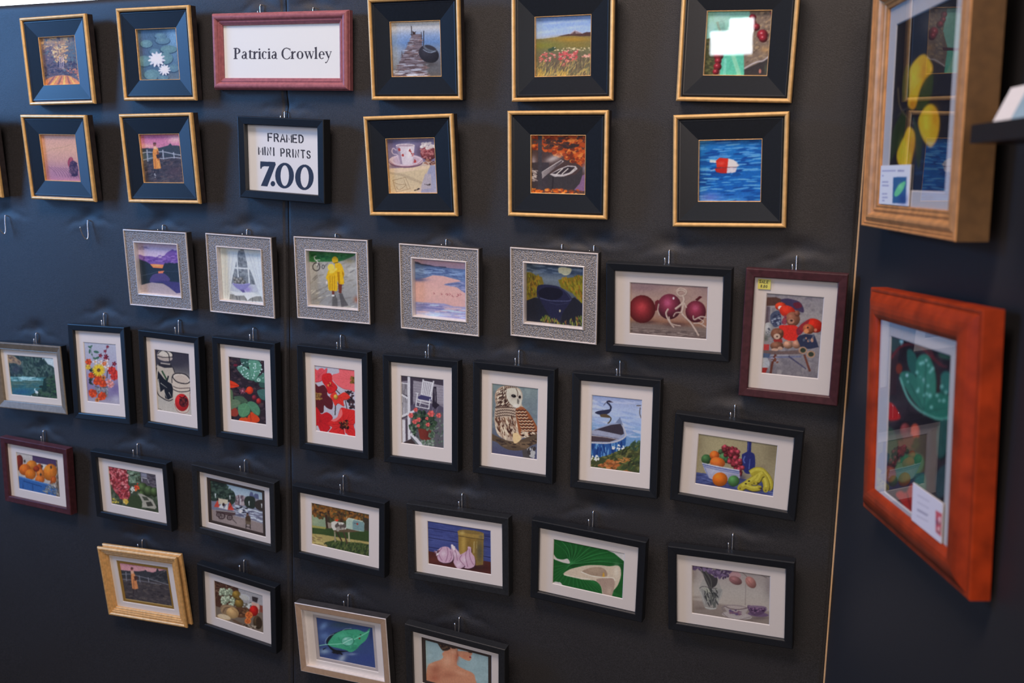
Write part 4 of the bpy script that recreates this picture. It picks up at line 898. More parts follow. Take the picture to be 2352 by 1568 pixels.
@art
def l_fruit():
    q = [(535, 505), (1335, 628), (1285, 1132), (498, 993)]
    c = Art(176, 116, q, (156, 140, 112), 28)
    c.F((176, 160, 124), 780, 640, 240, 120, .7).F((120, 106, 84), 1290, 680, 90, 130, .6).F((130, 116, 92), 545, 600, 50, 120, .5)
    c.P((80, 86, 130), [(490, 880), (640, 900), (1310, 1005), (1310, 1150), (480, 1010)]).S([(104, 112, 156), (62, 66, 108)], 50, [(500, 890), (1300, 1010), (1285, 1130), (500, 990)], 40, .16, 10, 8).F((52, 50, 82), 720, 1000, 140, 24, .7).F((54, 50, 84), 950, 940, 60, 40, .7).F((60, 54, 80), 1130, 1062, 150, 20, .7)
    c.L((46, 50, 104), 40, [(1046, 575), (1040, 700)]).P((46, 52, 108), [(968, 730), (990, 705), (1030, 688), (1076, 700), (1098, 730), (1102, 820), (1080, 880), (1030, 905), (985, 870)], 1).L((120, 134, 190), 12, [(1000, 730), (985, 770), (1000, 800)], 1, .7).L((112, 126, 180), 8, [(1050, 760), (1040, 860)], 0, .7).L((86, 96, 156), 7, [(1036, 590), (1030, 680)], 0, .8).F((120, 100, 90), 1170, 840, 60, 20, .3)
    for x, y, r, k in ((760, 688, 28, (74, 92, 64)), (614, 758, 50, (74, 108, 68)), (696, 722, 48, (214, 108, 48)), (787, 742, 44, (86, 124, 82)), (815, 770, 30, (60, 92, 66))): c.ball(k, x, y, r, r * .95, 10)
    c.ball((222, 114, 50), 726, 792, 76, 52, 10, 1.2, .65)
    g = c.r
    pts = [(780 + g.rand() * 180, 640 + g.rand() * 280) for _ in range(150)]
    for x, y in sorted(pts, key=lambda p: g.rand()):
        if y < 620 + (x - 780) * .28 or x - 780 > 120 + (y - 640) * .35 or y > 700 + (x - 780) * 1.25: continue
        c.ball((124, 46, 56), x, y, 21, 21, 0, 1.5, .4)
    for x, y in ((900, 748), (918, 800), (845, 785), (950, 775), (870, 690), (800, 640), (930, 690), (975, 845), (940, 860)): c.ball((158, 64, 76), x, y, 23, 23, 0, 1.5, .5)
    c.P((170, 164, 182), [(572, 792), (700, 824), (830, 852), (945, 872), (950, 940), (900, 970), (700, 968), (640, 940), (600, 870)]).F((196, 190, 200), 690, 860, 60, 40, .6).F((128, 120, 150), 880, 930, 60, 30, .6)
    c.L((96, 104, 152), 9, [(576, 806), (700, 838), (945, 884)]).L((110, 118, 162), 7, [(582, 824), (700, 856), (945, 900)]).L((206, 200, 208), 8, [(572, 794), (700, 824), (945, 870)]).L((120, 126, 166), 6, [(596, 830), (640, 940)])
    c.ball((226, 118, 40), 750, 955, 76, 68, 0, 1.2, .6).ball((84, 124, 76), 886, 972, 58, 54, 0, 1.35, .6)
    for p, w in (([(1052, 900), (1105, 872), (1165, 876), (1185, 900)], 62), ([(1175, 880), (1225, 940), (1250, 1000), (1244, 1050)], 60), ([(1150, 900), (1190, 950), (1212, 1010), (1206, 1062)], 62), ([(1176, 900), (1110, 940), (1040, 985), (950, 1040)], 66), ([(1150, 920), (1130, 960), (1090, 992)], 56), ([(1012, 1020), (1080, 1046), (1145, 1040)], 50)):
        c.L((92, 80, 36), w + 7, [(x + 3, y + 6) for x, y in p], 1, .9); c.L((176, 156, 60), w, p, 1); c.L((204, 186, 84), w * .42, [(x - 3, y - 8) for x, y in p], 1, .8); c.E((176, 156, 60), p[-1][0], p[-1][1], w * .42); c.E((120, 104, 44), p[-1][0], p[-1][1] + 6, 9)
    for x, y in ((1040, 975), (1008, 1000), (1130, 996), (1160, 1046)): c.E((60, 48, 34), x, y, 11, 7)
    return c.N(.05, 3).done()


@art
def l_pumpkin():
    q = [(172, 362), (655, 455), (705, 900), (215, 797)]
    c = Art(116, 78, q, (186, 170, 160), 29)
    c.P((84, 64, 90), [(360, 392), (640, 446), (650, 540), (365, 480)]).L((204, 190, 178), 8, [(180, 400), (360, 430)], 0, .5).P((206, 190, 176), [(370, 480), (520, 512), (500, 560), (400, 530)])
    c.P((112, 92, 80), [(632, 455), (690, 470), (710, 905), (640, 890), (650, 640)]).S([(150, 130, 110), (84, 68, 62), (166, 146, 120)], 70, [(640, 460), (680, 470), (705, 900), (640, 880), (640, 640)], 20, .2, 80, 30)
    for x, y, rx, ry, k in ((204, 490, 50, 92, (136, 54, 42)), (440, 560, 40, 60, (190, 90, 42)), (355, 518, 62, 56, (226, 132, 52)), (278, 570, 68, 66, (228, 116, 44)), (570, 600, 80, 98, (230, 132, 50)), (345, 625, 64, 62, (230, 126, 44)), (458, 616, 46, 54, (226, 130, 62)), (612, 690, 34, 50, (206, 104, 44)), (456, 684, 56, 52, (226, 122, 54)), (410, 560, 36, 34, (170, 70, 40))):
        c.ball(k, x, y, rx, ry, 8, 1.15, .62)
        for j in (-.5, 0, .5): c.L(tuple(v * .78 for v in k), 4, [(x + j * rx * .5, y - ry * .9), (x + j * rx * 1.15, y), (x + j * rx * .6, y + ry * .9)], 1, .6)
    for x, y in ((272, 480), (578, 548), (474, 540), (462, 634)): c.P((72, 62, 54), [(x - 12, y - 14), (x + 4, y - 30), (x + 14, y - 2), (x, y + 16)])
    c.P((62, 100, 150), [(200, 640), (380, 690), (560, 738), (660, 800), (650, 890), (205, 800)]).L((34, 56, 96), 7, [(262, 790), (256, 700), (480, 768)]).L((34, 58, 100), 6, [(372, 740), (378, 820)]).L((110, 144, 182), 8, [(205, 648), (380, 698), (560, 744)])
    c.S([(130, 124, 120), (80, 84, 96), (168, 156, 138)], 60, [(500, 770), (640, 720), (690, 880), (500, 850)], 22, .18, 50, 60).L((150, 70, 50), 7, [(575, 740), (590, 680), (605, 650)], 1)
    return c.N(.06, 3).done()


@art
def l_garden():
    q = [(1288, 545), (1853, 633), (1903, 1090), (1338, 990)]
    c = Art(122, 82, q, (72, 78, 62), 30)
    full = [(1288, 545), (1853, 633), (1903, 1090), (1338, 990)]
    c.S([(90, 98, 76), (54, 60, 50), (80, 92, 66), (100, 104, 86)], 170, full, 20, .6, 0, 90)
    c.P((96, 86, 92), [(1660, 600), (1860, 630), (1870, 800), (1690, 760)]).P((136, 130, 140), [(1672, 612), (1740, 622), (1745, 670), (1680, 662)]).L((206, 198, 196), 9, [(1690, 720), (1684, 672), (1748, 684)]).L((170, 160, 160), 6, [(1752, 690), (1772, 740)]).S([(70, 62, 70), (112, 100, 104)], 26, [(1760, 640), (1850, 650), (1860, 780), (1770, 760)], 16, .4)
    c.S([(124, 136, 112), (150, 160, 138), (100, 116, 96)], 60, [(1520, 590), (1650, 610), (1650, 740), (1560, 740)], 16, .6)
    for x, y, r in ((1700, 800, 60), (1770, 830, 56), (1840, 840, 50), (1690, 870, 40)): c.ball((84, 98, 62), x, y, r, r * 1.1, 0, 1.35, .4)
    c.P((170, 158, 142), [(1640, 860), (1690, 862), (1760, 900), (1820, 930), (1868, 1020), (1850, 1040), (1790, 1030), (1680, 1020), (1700, 960), (1670, 900)]).P((78, 78, 66), [(1690, 890), (1750, 900), (1780, 940), (1720, 940)]).P((70, 66, 58), [(1740, 960), (1800, 950), (1830, 1000), (1760, 1010)])
    c.P((66, 76, 52), [(1530, 920), (1620, 880), (1690, 960), (1680, 1040), (1560, 1030)], 1).F((60, 56, 46), 1800, 1060, 80, 20, .6)
    c.S([(206, 70, 50), (226, 110, 60)], 14, [(1600, 760), (1650, 740), (1660, 830), (1610, 830)], 12).S([(214, 204, 188)], 14, [(1560, 790), (1610, 780), (1610, 850), (1570, 860)], 9)
    reg = [(1285, 540), (1400, 556), (1500, 576), (1520, 640), (1530, 760), (1545, 850), (1540, 930), (1470, 945), (1420, 900), (1340, 800)]
    c.P((112, 52, 54), reg); c.S([(176, 70, 76), (206, 112, 112), (124, 48, 54), (190, 88, 92), (150, 60, 60), (222, 140, 136)], 330, reg, 14, .7, 0, 90)
    c.S([(212, 176, 70), (226, 190, 110), (200, 150, 70)], 26, [(1470, 930), (1530, 930), (1530, 985), (1480, 980)], 10).S([(206, 180, 80)], 12, [(1345, 920), (1430, 950), (1420, 980), (1350, 970)], 9)
    return c.N(.06, 3).done()


@art
def l_sails():
    q = [(357, 370), (868, 492), (882, 888), (370, 752)]
    c = Art(122, 84, q, seed=31).V((0, (150, 162, 170)), (.3, (182, 188, 192)), (.5, (160, 160, 166)), (1, (146, 130, 128)))
    c.P((126, 122, 136), [(350, 560), (880, 660), (885, 800), (640, 730), (355, 690)]).S([(176, 176, 188), (96, 94, 112), (206, 204, 210)], 70, [(580, 590), (880, 680), (880, 780), (600, 720)], 26, .16, 14, 8)
    c.P((152, 132, 126), [(350, 640), (560, 700), (720, 740), (890, 800), (890, 900), (360, 760)]).L((186, 176, 172), 5, [(600, 715), (885, 790)], 0, .7).F((172, 150, 142), 600, 770, 100, 30, .5)
    c.P((142, 118, 120), [(590, 530), (640, 516), (700, 530), (700, 620), (600, 610)]).S([(180, 160, 158), (110, 90, 96)], 36, [(595, 530), (700, 530), (700, 610), (600, 600)], 9, 1.5).L((206, 200, 200), 7, [(648, 510), (650, 610)])
    c.P((96, 98, 124), [(738, 520), (750, 488), (772, 494), (780, 530), (790, 505), (826, 512), (832, 570), (740, 560)]).P((150, 140, 142), [(740, 540), (832, 560), (832, 600), (740, 590)])
    c.P((54, 66, 58), [(352, 370), (420, 376), (500, 400), (528, 440), (500, 480), (560, 470), (596, 500), (604, 570), (560, 610), (520, 560), (360, 560)], 1).S([(72, 86, 74), (42, 52, 48)], 100, [(360, 380), (510, 410), (590, 500), (590, 580), (365, 550)], 16, .6)
    c.P((52, 58, 52), [(690, 560), (720, 530), (790, 545), (790, 640), (730, 640), (695, 610)], 1).P((66, 58, 54), [(800, 580), (870, 570), (872, 670), (800, 640)], 1)
    for x, y in ((410, 520), (550, 540), (735, 595), (858, 620)): c.L((216, 210, 206), 11, [(x, y - 20), (x + 2, y + 22)], w2=5)
    c.L((206, 206, 206), 10, [(600, 620), (700, 640), (868, 690)], 1, .8).S([(226, 222, 222), (40, 38, 44)], 26, [(610, 625), (720, 640), (720, 690), (620, 680)], 12, .4)
    r, w = (200, 76, 62), (214, 204, 196)
    c.P((206, 186, 160), [(440, 545), (530, 560), (530, 600), (440, 600)])
    c.P(r, [(396, 625), (432, 560), (450, 630)]).P(w, [(438, 632), (478, 588), (490, 645)]).P(w, [(490, 645), (528, 590), (530, 655)]).P(r, [(528, 655), (548, 580), (592, 660)]).P((60, 40, 44), [(424, 560), (436, 530), (440, 570)]).P((60, 40, 44), [(540, 580), (552, 555), (556, 590)]).E((60, 40, 40), 488, 605, 12, 16).L((70, 50, 46), 3, [(540, 640), (575, 600)])
    c.P((90, 70, 70), [(412, 650), (600, 672), (606, 700), (570, 712), (420, 690)]).L((196, 184, 176), 6, [(412, 656), (600, 680)])
    for x, y, s in ((470, 712, 40), (548, 728, 32), (440, 700, 26)): c.E((66, 50, 50), x, y, s * .9, s * .8); c.E((140, 120, 116), x, y, s * .64, s * .56); c.L((70, 54, 54), 4, [(x - s * .7, y), (x + s * .7, y)]); c.L((70, 54, 54), 4, [(x, y - s * .6), (x, y + s * .6)])
    c.L((60, 48, 48), 5, [(575, 745), (615, 785)])
    c.P((82, 64, 52), [(702, 726), (722, 708), (744, 722), (752, 770), (706, 764)], 1).E((130, 92, 78), 720, 700, 11, 14).E((60, 48, 46), 720, 692, 11, 8).P((110, 92, 76), [(700, 760), (754, 772), (752, 800), (704, 790)]).L((56, 46, 46), 8, [(708, 790), (706, 832)]).L((56, 46, 46), 8, [(746, 796), (750, 840)]).L((56, 46, 46), 5, [(706, 815), (750, 826)])
    return c.N(.05, 3).done()


@art
def l_mail():
    q = [(1372, 595), (1948, 712), (1945, 1130), (1375, 1005)]
    c = Art(138, 92, q, (74, 78, 54), 32)
    c.P((140, 150, 122), [(1365, 700), (1520, 720), (1530, 840), (1370, 850)]).F((160, 164, 130), 1400, 780, 50, 30, .7)
    tr = [(1365, 590), (1950, 705), (1955, 860), (1800, 790), (1580, 770), (1540, 730), (1460, 760), (1368, 710)]
    c.P((92, 68, 46), tr).S([(134, 88, 46), (112, 74, 42), (72, 54, 42), (156, 104, 54), (88, 80, 52)], 300, tr, 16, .7, 0, 90).P((70, 62, 52), [(1880, 740), (1952, 760), (1952, 880), (1890, 860)])
    c.L((70, 50, 42), 24, [(1518, 720), (1530, 850)]).L((66, 48, 42), 12, [(1545, 740), (1548, 850)])
    c.P((62, 78, 46), [(1365, 840), (1500, 850), (1950, 880), (1955, 980), (1365, 910)]).P((160, 148, 86), [(1370, 820), (1520, 840), (1510, 858), (1370, 842)]).F((78, 92, 54), 1450, 880, 70, 20, .6)
    c.P((172, 150, 96), [(1365, 900), (1470, 910), (1620, 935), (1950, 985), (1950, 1008), (1750, 985), (1600, 975), (1500, 985), (1540, 1050), (1365, 1010)]).S([(140, 116, 80), (190, 168, 110)], 40, [(1375, 920), (1480, 930), (1520, 1030), (1376, 1000)], 20, .25, 10, 15)
    gr = [(1500, 990), (1600, 965), (1720, 985), (1850, 990), (1950, 1010), (1950, 1135), (1560, 1050)]
    c.P((66, 78, 48), gr).S([(86, 98, 58), (48, 58, 42), (100, 104, 64)], 130, gr, 18, .25, -60, 40)
    for a, b, k in (((1602, 870), (1606, 980), (150, 136, 112)), ((1740, 880), (1745, 980), (176, 164, 134)), ((1620, 880), (1672, 975), (72, 56, 48)), ((1688, 880), (1726, 1000), (84, 64, 54))): c.L(k, 14, [a, b])
    c.P((104, 84, 66), [(1590, 862), (1740, 856), (1860, 880), (1740, 890), (1600, 884)])
    c.P((206, 194, 180), [(1568, 790), (1600, 780), (1690, 796), (1714, 820), (1716, 860), (1590, 870), (1570, 840)]).S([(96, 84, 78), (160, 146, 134)], 22, [(1610, 800), (1710, 810), (1706, 860), (1620, 864)], 13, 1.3).P((150, 132, 116), [(1530, 790), (1568, 800), (1570, 850), (1540, 850)]).E((206, 62, 44), 1624, 772, 14, 10)
    c.P((172, 182, 164), [(1716, 850), (1716, 770), (1738, 748), (1880, 782), (1896, 800), (1892, 882), (1850, 880)]).P((124, 144, 142), [(1778, 790), (1790, 770), (1880, 786), (1894, 805), (1892, 880), (1780, 862)]).L((206, 206, 182), 6, [(1716, 775), (1740, 750), (1880, 782)]).L((60, 70, 76), 5, [(1790, 798), (1820, 804)]).E((160, 56, 46), 1826, 808, 9, 10).L((206, 170, 150), 5, [(1722, 735), (1722, 760)])
    c.L((120, 124, 84), 3, [(1850, 1095), (1900, 1105)])
    return c.N(.06, 3).done()


@art
def l_garlic():
    q = [(340, 360), (885, 448), (893, 822), (350, 728)]
    c = Art(150, 100, q, (70, 76, 124), 33)
    c.F((50, 52, 92), 840, 500, 80, 40, .6).F((90, 96, 146), 440, 520, 110, 50, .5)
    for k in range(4): c.L((42, 44, 78), 6, [(335, 422 + k * 80), (900, 510 + k * 84)]); c.L((100, 106, 152), 4, [(335, 430 + k * 80), (900, 518 + k * 84)], 0, .4)
    c.S([(84, 90, 138), (56, 60, 104)], 50, [(340, 370), (880, 450), (885, 700), (345, 610)], 36, .12, 9, 4, .6)
    c.P((86, 46, 42), [(335, 614), (500, 650), (900, 716), (900, 830), (340, 735)]).F((60, 34, 34), 760, 760, 120, 26, .8).F((112, 60, 50), 400, 690, 70, 26, .6)
    c.P((146, 114, 60), [(606, 480), (700, 500), (822, 520), (820, 736), (740, 744), (640, 720), (612, 640)]).F((196, 160, 90), 650, 560, 22, 100, .7).F((112, 84, 48), 700, 600, 26, 110, .5).F((84, 78, 68), 790, 630, 34, 110, .8).L((206, 186, 140), 7, [(742, 540), (740, 640)], 0, .6).L((196, 176, 120), 5, [(765, 540), (764, 600)], 0, .5)
    c.P((158, 126, 70), [(600, 452), (640, 442), (760, 456), (824, 474), (824, 522), (700, 506), (606, 488)]).E((132, 106, 64), 714, 462, 108, 16, 7).F((206, 176, 110), 640, 468, 20, 16, .7).L((92, 72, 46), 5, [(606, 490), (700, 508), (822, 526)], 1).F((100, 90, 78), 800, 500, 20, 16, .7)
    g, d = (198, 158, 172), (134, 84, 110)
    def clove(p, hi): c.P(tuple(v * .5 for v in d), [(x + 6, y + 10) for x, y in p], 1, .7); c.P(g, p, 1); c.F((222, 200, 202), hi[0], hi[1], 24, 26, .6)
    clove([(545, 575), (560, 566), (580, 590), (620, 640), (640, 690), (600, 710), (560, 690)], (590, 640))
    clove([(402, 618), (428, 622), (446, 598), (482, 582), (520, 586), (552, 620), (566, 680), (540, 714), (486, 720), (440, 700), (424, 660)], (480, 640))
    clove([(688, 584), (714, 590), (718, 630), (744, 668), (752, 715), (740, 752), (690, 768), (636, 752), (604, 704), (616, 660), (660, 632), (686, 612)], (660, 690))
    clove([(566, 710), (600, 704), (660, 735), (640, 762), (600, 765)], (610, 730))
    for p in ([(470, 590), (440, 640), (470, 700)], [(510, 584), (520, 640), (500, 712)], [(690, 600), (670, 660), (690, 755)], [(700, 600), (710, 680), (740, 740)], [(640, 650), (620, 690), (660, 740)], [(560, 580), (590, 640), (600, 700)], [(540, 620), (550, 670), (530, 710)]): c.L(d, 5, p, 1, .8)
    c.S([(226, 206, 206), (112, 72, 84)], 24, [(405, 620), (440, 610), (430, 660), (410, 650)], 9, .6).S([(226, 206, 200)], 10, [(545, 570), (575, 580), (570, 610)], 9)
    return c.N(.05, 3).done()


@art
def l_calla():
    q = [(1413, 527), (2013, 648), (1998, 1032), (1400, 898)]
    c = Art(164, 108, q, (32, 92, 46), 34)
    c.F((22, 70, 36), 1560, 720, 60, 70, .7).F((44, 112, 58), 1800, 690, 160, 40, .7).F((24, 74, 40), 1990, 760, 60, 60, .6)
    o = (1556, 740)
    for k, (x, y) in enumerate(((1420, 560), (1470, 540), (1540, 552), (1600, 566), (1660, 580), (1730, 592), (1800, 610), (1870, 640), (1950, 690), (2005, 740))):
        m = ((o[0] + x) / 2 + 20, (o[1] + y) / 2 - 22)
        c.L((74, 140, 84) if k % 2 else (58, 124, 70), 6, [o, m, (x, y)], 1, .8, 3); c.L((20, 66, 34), 9, [(o[0] + 8, o[1] + 4), (m[0] + 14, m[1] + 10), (x + 22, y + 6)], 1, .5, 3)
    for k in range(14):
        x = 1420 + k * 42; c.L((62, 128, 74), 4, [(1560 + k * 8, 760 + k * 6), (x + 30, 900 + k * 9)], 0, .7)
    for k in range(5): c.L((60, 126, 72), 4, [o, (1405, 760 + k * 36)], 0, .7)
    c.P((206, 190, 182), [(1408, 650), (1440, 690), (1490, 700), (1530, 694), (1550, 730), (1520, 732), (1470, 718), (1408, 690)], 1)
    c.P((206, 192, 186), [(1830, 590), (1870, 628), (1920, 650), (1970, 690), (2020, 730), (2020, 640)]).P((206, 190, 184), [(1398, 890), (1430, 882), (1470, 890), (1490, 915), (1398, 900)])
    cr = (206, 182, 160)
    c.P(cr, [(1494, 822), (1540, 785), (1620, 762), (1700, 748), (1800, 748), (1880, 756), (1950, 752), (1976, 780), (1976, 850), (1950, 920), (1908, 972), (1900, 1008), (1830, 1000), (1812, 930), (1780, 890), (1740, 874), (1650, 866), (1570, 840)], 1)
    c.P((166, 138, 118), [(1650, 800), (1720, 770), (1800, 765), (1850, 790), (1860, 838), (1780, 846), (1700, 830)], 1).F((186, 158, 136), 1760, 790, 60, 20, .6)
    c.P((170, 140, 126), [(1770, 870), (1830, 856), (1900, 856), (1926, 880), (1920, 950), (1896, 1008), (1836, 1004), (1816, 930)], 1, .9).F((206, 180, 160), 1880, 960, 26, 40, .5)
    c.L((232, 212, 192), 8, [(1640, 800), (1730, 836), (1840, 850), (1910, 854), (1930, 880)], 1).L((226, 206, 186), 8, [(1500, 826), (1600, 850), (1720, 864)], 1).F((230, 212, 194), 1940, 800, 24, 60, .6)
    c.P((202, 152, 70), [(1822, 845), (1826, 815), (1836, 805), (1844, 845)])
    return c.N(.05, 3).done()


@art
def l_tulip():
    q = [(498, 460), (1312, 560), (1308, 1060), (503, 938)]
    c = Art(172, 112, q, seed=35).V((0, (158, 142, 138)), (.4, (178, 164, 156)), (.7, (180, 164, 154)), (.74, (150, 132, 124)), (1, (138, 122, 114)))
    c.F((122, 108, 108), 1290, 680, 50, 130, .5).F((130, 112, 106), 520, 560, 40, 90, .5).F((140, 122, 114), 540, 780, 60, 14, .6).L((136, 120, 116), 8, [(1052, 640), (1050, 860)], 0, .7).F((106, 88, 84), 1000, 1010, 150, 20, .6).F((96, 80, 82), 1200, 985, 90, 14, .6).F((120, 102, 96), 590, 890, 70, 16, .6)
    c.P((158, 150, 144), [(640, 590), (580, 680), (590, 740), (640, 890), (750, 895), (770, 840), (815, 740), (800, 690), (760, 620)], 1, .7).P((132, 128, 126), [(590, 700), (700, 690), (815, 700), (770, 850), (640, 850)], 0, .5)
    c.S([(78, 76, 76), (60, 60, 62), (104, 102, 98), (170, 164, 150)], 60, [(610, 700), (760, 690), (760, 860), (660, 860)], 26, .22, 75, 25).P((66, 62, 64), [(600, 500), (650, 500), (700, 560), (760, 590), (750, 660), (690, 690), (650, 640)], 1)
    c.L((206, 200, 192), 6, [(640, 880), (700, 894), (752, 890)], 1).L((90, 84, 84), 6, [(580, 692), (620, 672), (700, 690), (760, 690)], 1).L((196, 190, 184), 5, [(590, 720), (640, 850)], 0, .7).L((180, 172, 166), 6, [(810, 720), (770, 840)], 0, .7)
    for p in ([(560, 480), (640, 580), (690, 690)], [(600, 480), (690, 600), (700, 690)]): c.L((96, 92, 88), 10, p, 1)
    c.S([(98, 78, 104), (124, 102, 128), (78, 62, 84)], 100, [(500, 462), (640, 476), (900, 510), (880, 590), (800, 590), (720, 560), (650, 510), (500, 500)], 20, .6, 0, 90)
    c.P((178, 132, 134), [(880, 560), (920, 520), (980, 530), (1000, 580), (900, 590)], 1, .8).L((120, 100, 92), 6, [(940, 520), (1010, 530), (1070, 580)], 1).L((112, 96, 92), 6, [(1190, 545), (1270, 585)])
    c.ball((156, 108, 108), 946, 612, 70, 40, 20, 1.15, .65).L((116, 74, 78), 5, [(890, 596), (950, 625), (1005, 640)], 1, .7).ball((176, 122, 114), 1104, 630, 68, 46, 48, 1.15, .7).L((140, 88, 84), 5, [(1060, 590), (1100, 640), (1140, 680)], 1, .7)
    c.E((176, 160, 156), 966, 962, 156, 36, 7).L((120, 104, 104), 5, [(812, 930), (880, 985), (980, 1002), (1110, 975)], 1)
    c.P((170, 154, 150), [(830, 862), (900, 868), (1072, 884), (1066, 920), (1030, 965), (960, 972), (890, 950), (850, 905)], 1).E((150, 132, 130), 955, 876, 116, 20, 5).E((176, 158, 152), 955, 880, 104, 14, 5).L((92, 72, 76), 6, [(832, 864), (900, 894), (980, 902), (1072, 886)], 1).L((132, 116, 116), 10, [(850, 870), (815, 880), (820, 905), (850, 912)], 1)
    c.S([(104, 84, 112), (130, 96, 110)], 22, [(890, 910), (1040, 910), (1020, 955), (900, 945)], 13, .7)
    c.E((112, 88, 112), 1185, 950, 110, 24, 5).P((98, 74, 98), [(1072, 862), (1180, 874), (1270, 882), (1240, 940), (1170, 962), (1110, 945)], 1).E((132, 108, 126), 1170, 874, 98, 12, 3).S([(140, 106, 132), (70, 50, 76)], 24, [(1090, 885), (1250, 895), (1220, 940), (1120, 935)], 13, .6).L((150, 130, 142), 7, [(1258, 890), (1278, 898), (1262, 920)], 1)
    return c.N(.04, 3).done()


@art
def g_coat():
    q = [(357, 350), (843, 415), (895, 790), (420, 715)]
    c = Art(120, 80, q, (78, 70, 72), 36)
    c.P((214, 150, 152), [(345, 340), (860, 405), (868, 460), (370, 450)]).F((186, 116, 132), 480, 370, 70, 14, .7).F((228, 170, 158), 660, 420, 90, 14, .7)
    c.P((66, 66, 70), [(365, 428), (460, 436), (560, 440), (610, 432), (625, 424), (640, 440), (700, 452), (730, 440), (745, 404), (762, 436), (790, 430), (845, 420), (880, 560), (380, 500)])
    c.S([(56, 56, 60), (82, 80, 82)], 60, [(700, 440), (860, 440), (870, 560), (660, 520)], 14, .6).L((196, 150, 140), 4, [(790, 410), (840, 430)]).L((196, 150, 140), 4, [(810, 440), (842, 420)])
    c.S([(92, 82, 82), (62, 56, 60), (100, 88, 84)], 120, [(390, 520), (870, 580), (895, 790), (420, 715)], 18, .35, 10, 15)
    f = (134, 128, 132)
    c.L(f, 7, [(375, 470), (480, 470), (560, 490), (650, 512), (860, 575)], 1).L(f, 6, [(385, 520), (560, 535), (650, 548), (780, 570)], 1)
    for x, y0, y1 in ((425, 445, 540), (560, 480, 550), (650, 500, 552)): c.L(f, 9, [(x, y0), (x + 8, y1)])
    c.P((214, 138, 90), [(476, 455), (500, 446), (515, 470), (530, 520), (550, 612), (520, 620), (490, 612), (480, 540)]).P((226, 168, 140), [(472, 440), (490, 430), (508, 444), (504, 462), (478, 466)]).E((150, 90, 80), 486, 416, 14, 16).E((98, 64, 62), 486, 408, 14, 9).P((84, 56, 52), [(505, 490), (535, 486), (545, 510), (515, 540)]).L((150, 92, 66), 6, [(500, 520), (508, 612)])
    c.L((60, 50, 54), 9, [(500, 618), (502, 668)]).L((60, 50, 54), 9, [(530, 618), (536, 650)])
    return c.N(.08, 3).done()


@art
def l_basket():
    q = [(1347, 515), (1862, 660), (1867, 1065), (1367, 900)]
    c = Art(118, 80, q, (124, 106, 92), 37)
    c.P((168, 158, 156), [(1560, 560), (1870, 650), (1872, 820), (1600, 760)])
    c.P((88, 58, 46), [(1340, 505), (1590, 570), (1605, 650), (1560, 780), (1420, 800), (1350, 780)])
    for k in range(26):
        a = math.radians(k * 360 / 26); c.L((134, 100, 80) if k % 2 else (64, 42, 38), 5, [(1440 + 26 * math.cos(a), 590 + 24 * math.sin(a)), (1440 + 150 * math.cos(a), 600 + 150 * math.sin(a))], 0, .8)
    c.S([(150, 118, 96), (60, 40, 36)], 40, [(1350, 520), (1580, 580), (1590, 640), (1360, 760)], 10, .4, 0, 90)
    for _ in range(2):
        for x0, y0, x1, y1 in ((1405, 610, 1540, 665), (1430, 690, 1560, 775)):
            for k in range(20): c.ball((186, 190, 158), x0 + c.r.rand() * (x1 - x0), y0 + c.r.rand() * (y1 - y0), 16, 16, 0, 1.3, .5)
    c.ball((152, 118, 58), 1578, 665, 46, 44, 40, 1.25, .55).ball((150, 116, 60), 1606, 752, 46, 50, -10, 1.25, .55).ball((120, 92, 50), 1600, 700, 26, 20)
    c.E((190, 180, 170), 1660, 690, 56, 26, 15).L((206, 202, 204), 5, [(1610, 655), (1680, 665), (1712, 690), (1705, 720)], 1).S([(206, 200, 190), (120, 110, 100)], 26, [(1640, 750), (1740, 750), (1730, 800), (1650, 790)], 11)
    c.P((208, 164, 146), [(1735, 735), (1815, 755), (1815, 850), (1740, 830)]).P((62, 54, 56), [(1740, 674), (1808, 690), (1795, 740), (1745, 725)]).P((140, 80, 66), [(1822, 765), (1862, 775), (1862, 850), (1825, 840)])
    c.P((104, 70, 50), [(1550, 800), (1690, 800), (1720, 850), (1650, 900), (1560, 880)], 1).S([(140, 100, 72), (74, 50, 40)], 30, [(1560, 810), (1700, 810), (1680, 880), (1570, 880)], 12, .4)
    c.P((150, 120, 92), [(1420, 780), (1500, 770), (1560, 800), (1520, 870), (1430, 860)], 1).L((190, 150, 116), 6, [(1425, 840), (1450, 790), (1540, 780)], 1).L((90, 64, 48), 5, [(1440, 850), (1470, 800), (1550, 800)], 1)
    c.ball((206, 162, 112), 1538, 852, 66, 56, 25, 1.15, .75).L((160, 116, 78), 5, [(1530, 806), (1580, 850), (1590, 900)], 1).E((186, 150, 112), 1452, 898, 72, 28, 14).E((214, 186, 152), 1452, 892, 66, 24, 14)
    c.P((112, 84, 66), [(1520, 920), (1560, 920), (1640, 965), (1620, 980)]).ball((198, 40, 36), 1760, 828, 48, 56, 0, 1.25, .6)
    for x, y, r in ((1708, 875, 40), (1696, 935, 34)): c.E((226, 122, 62), x, y, r, r * .95); c.E((232, 150, 92), x, y, r * .8, r * .76); c.flower((222, 112, 60), x, y, r * .78, 8, None, .3)
    c.ball((88, 68, 50), 1800, 950, 48, 70, -10).E((66, 50, 38), 1812, 950, 30, 54, -8).S([(84, 64, 54), (170, 150, 130)], 26, [(1640, 960), (1780, 980), (1760, 1020), (1660, 990)], 13, .5).F((92, 74, 64), 1600, 960, 60, 16, .5)
    return c.N(.05, 3).done()


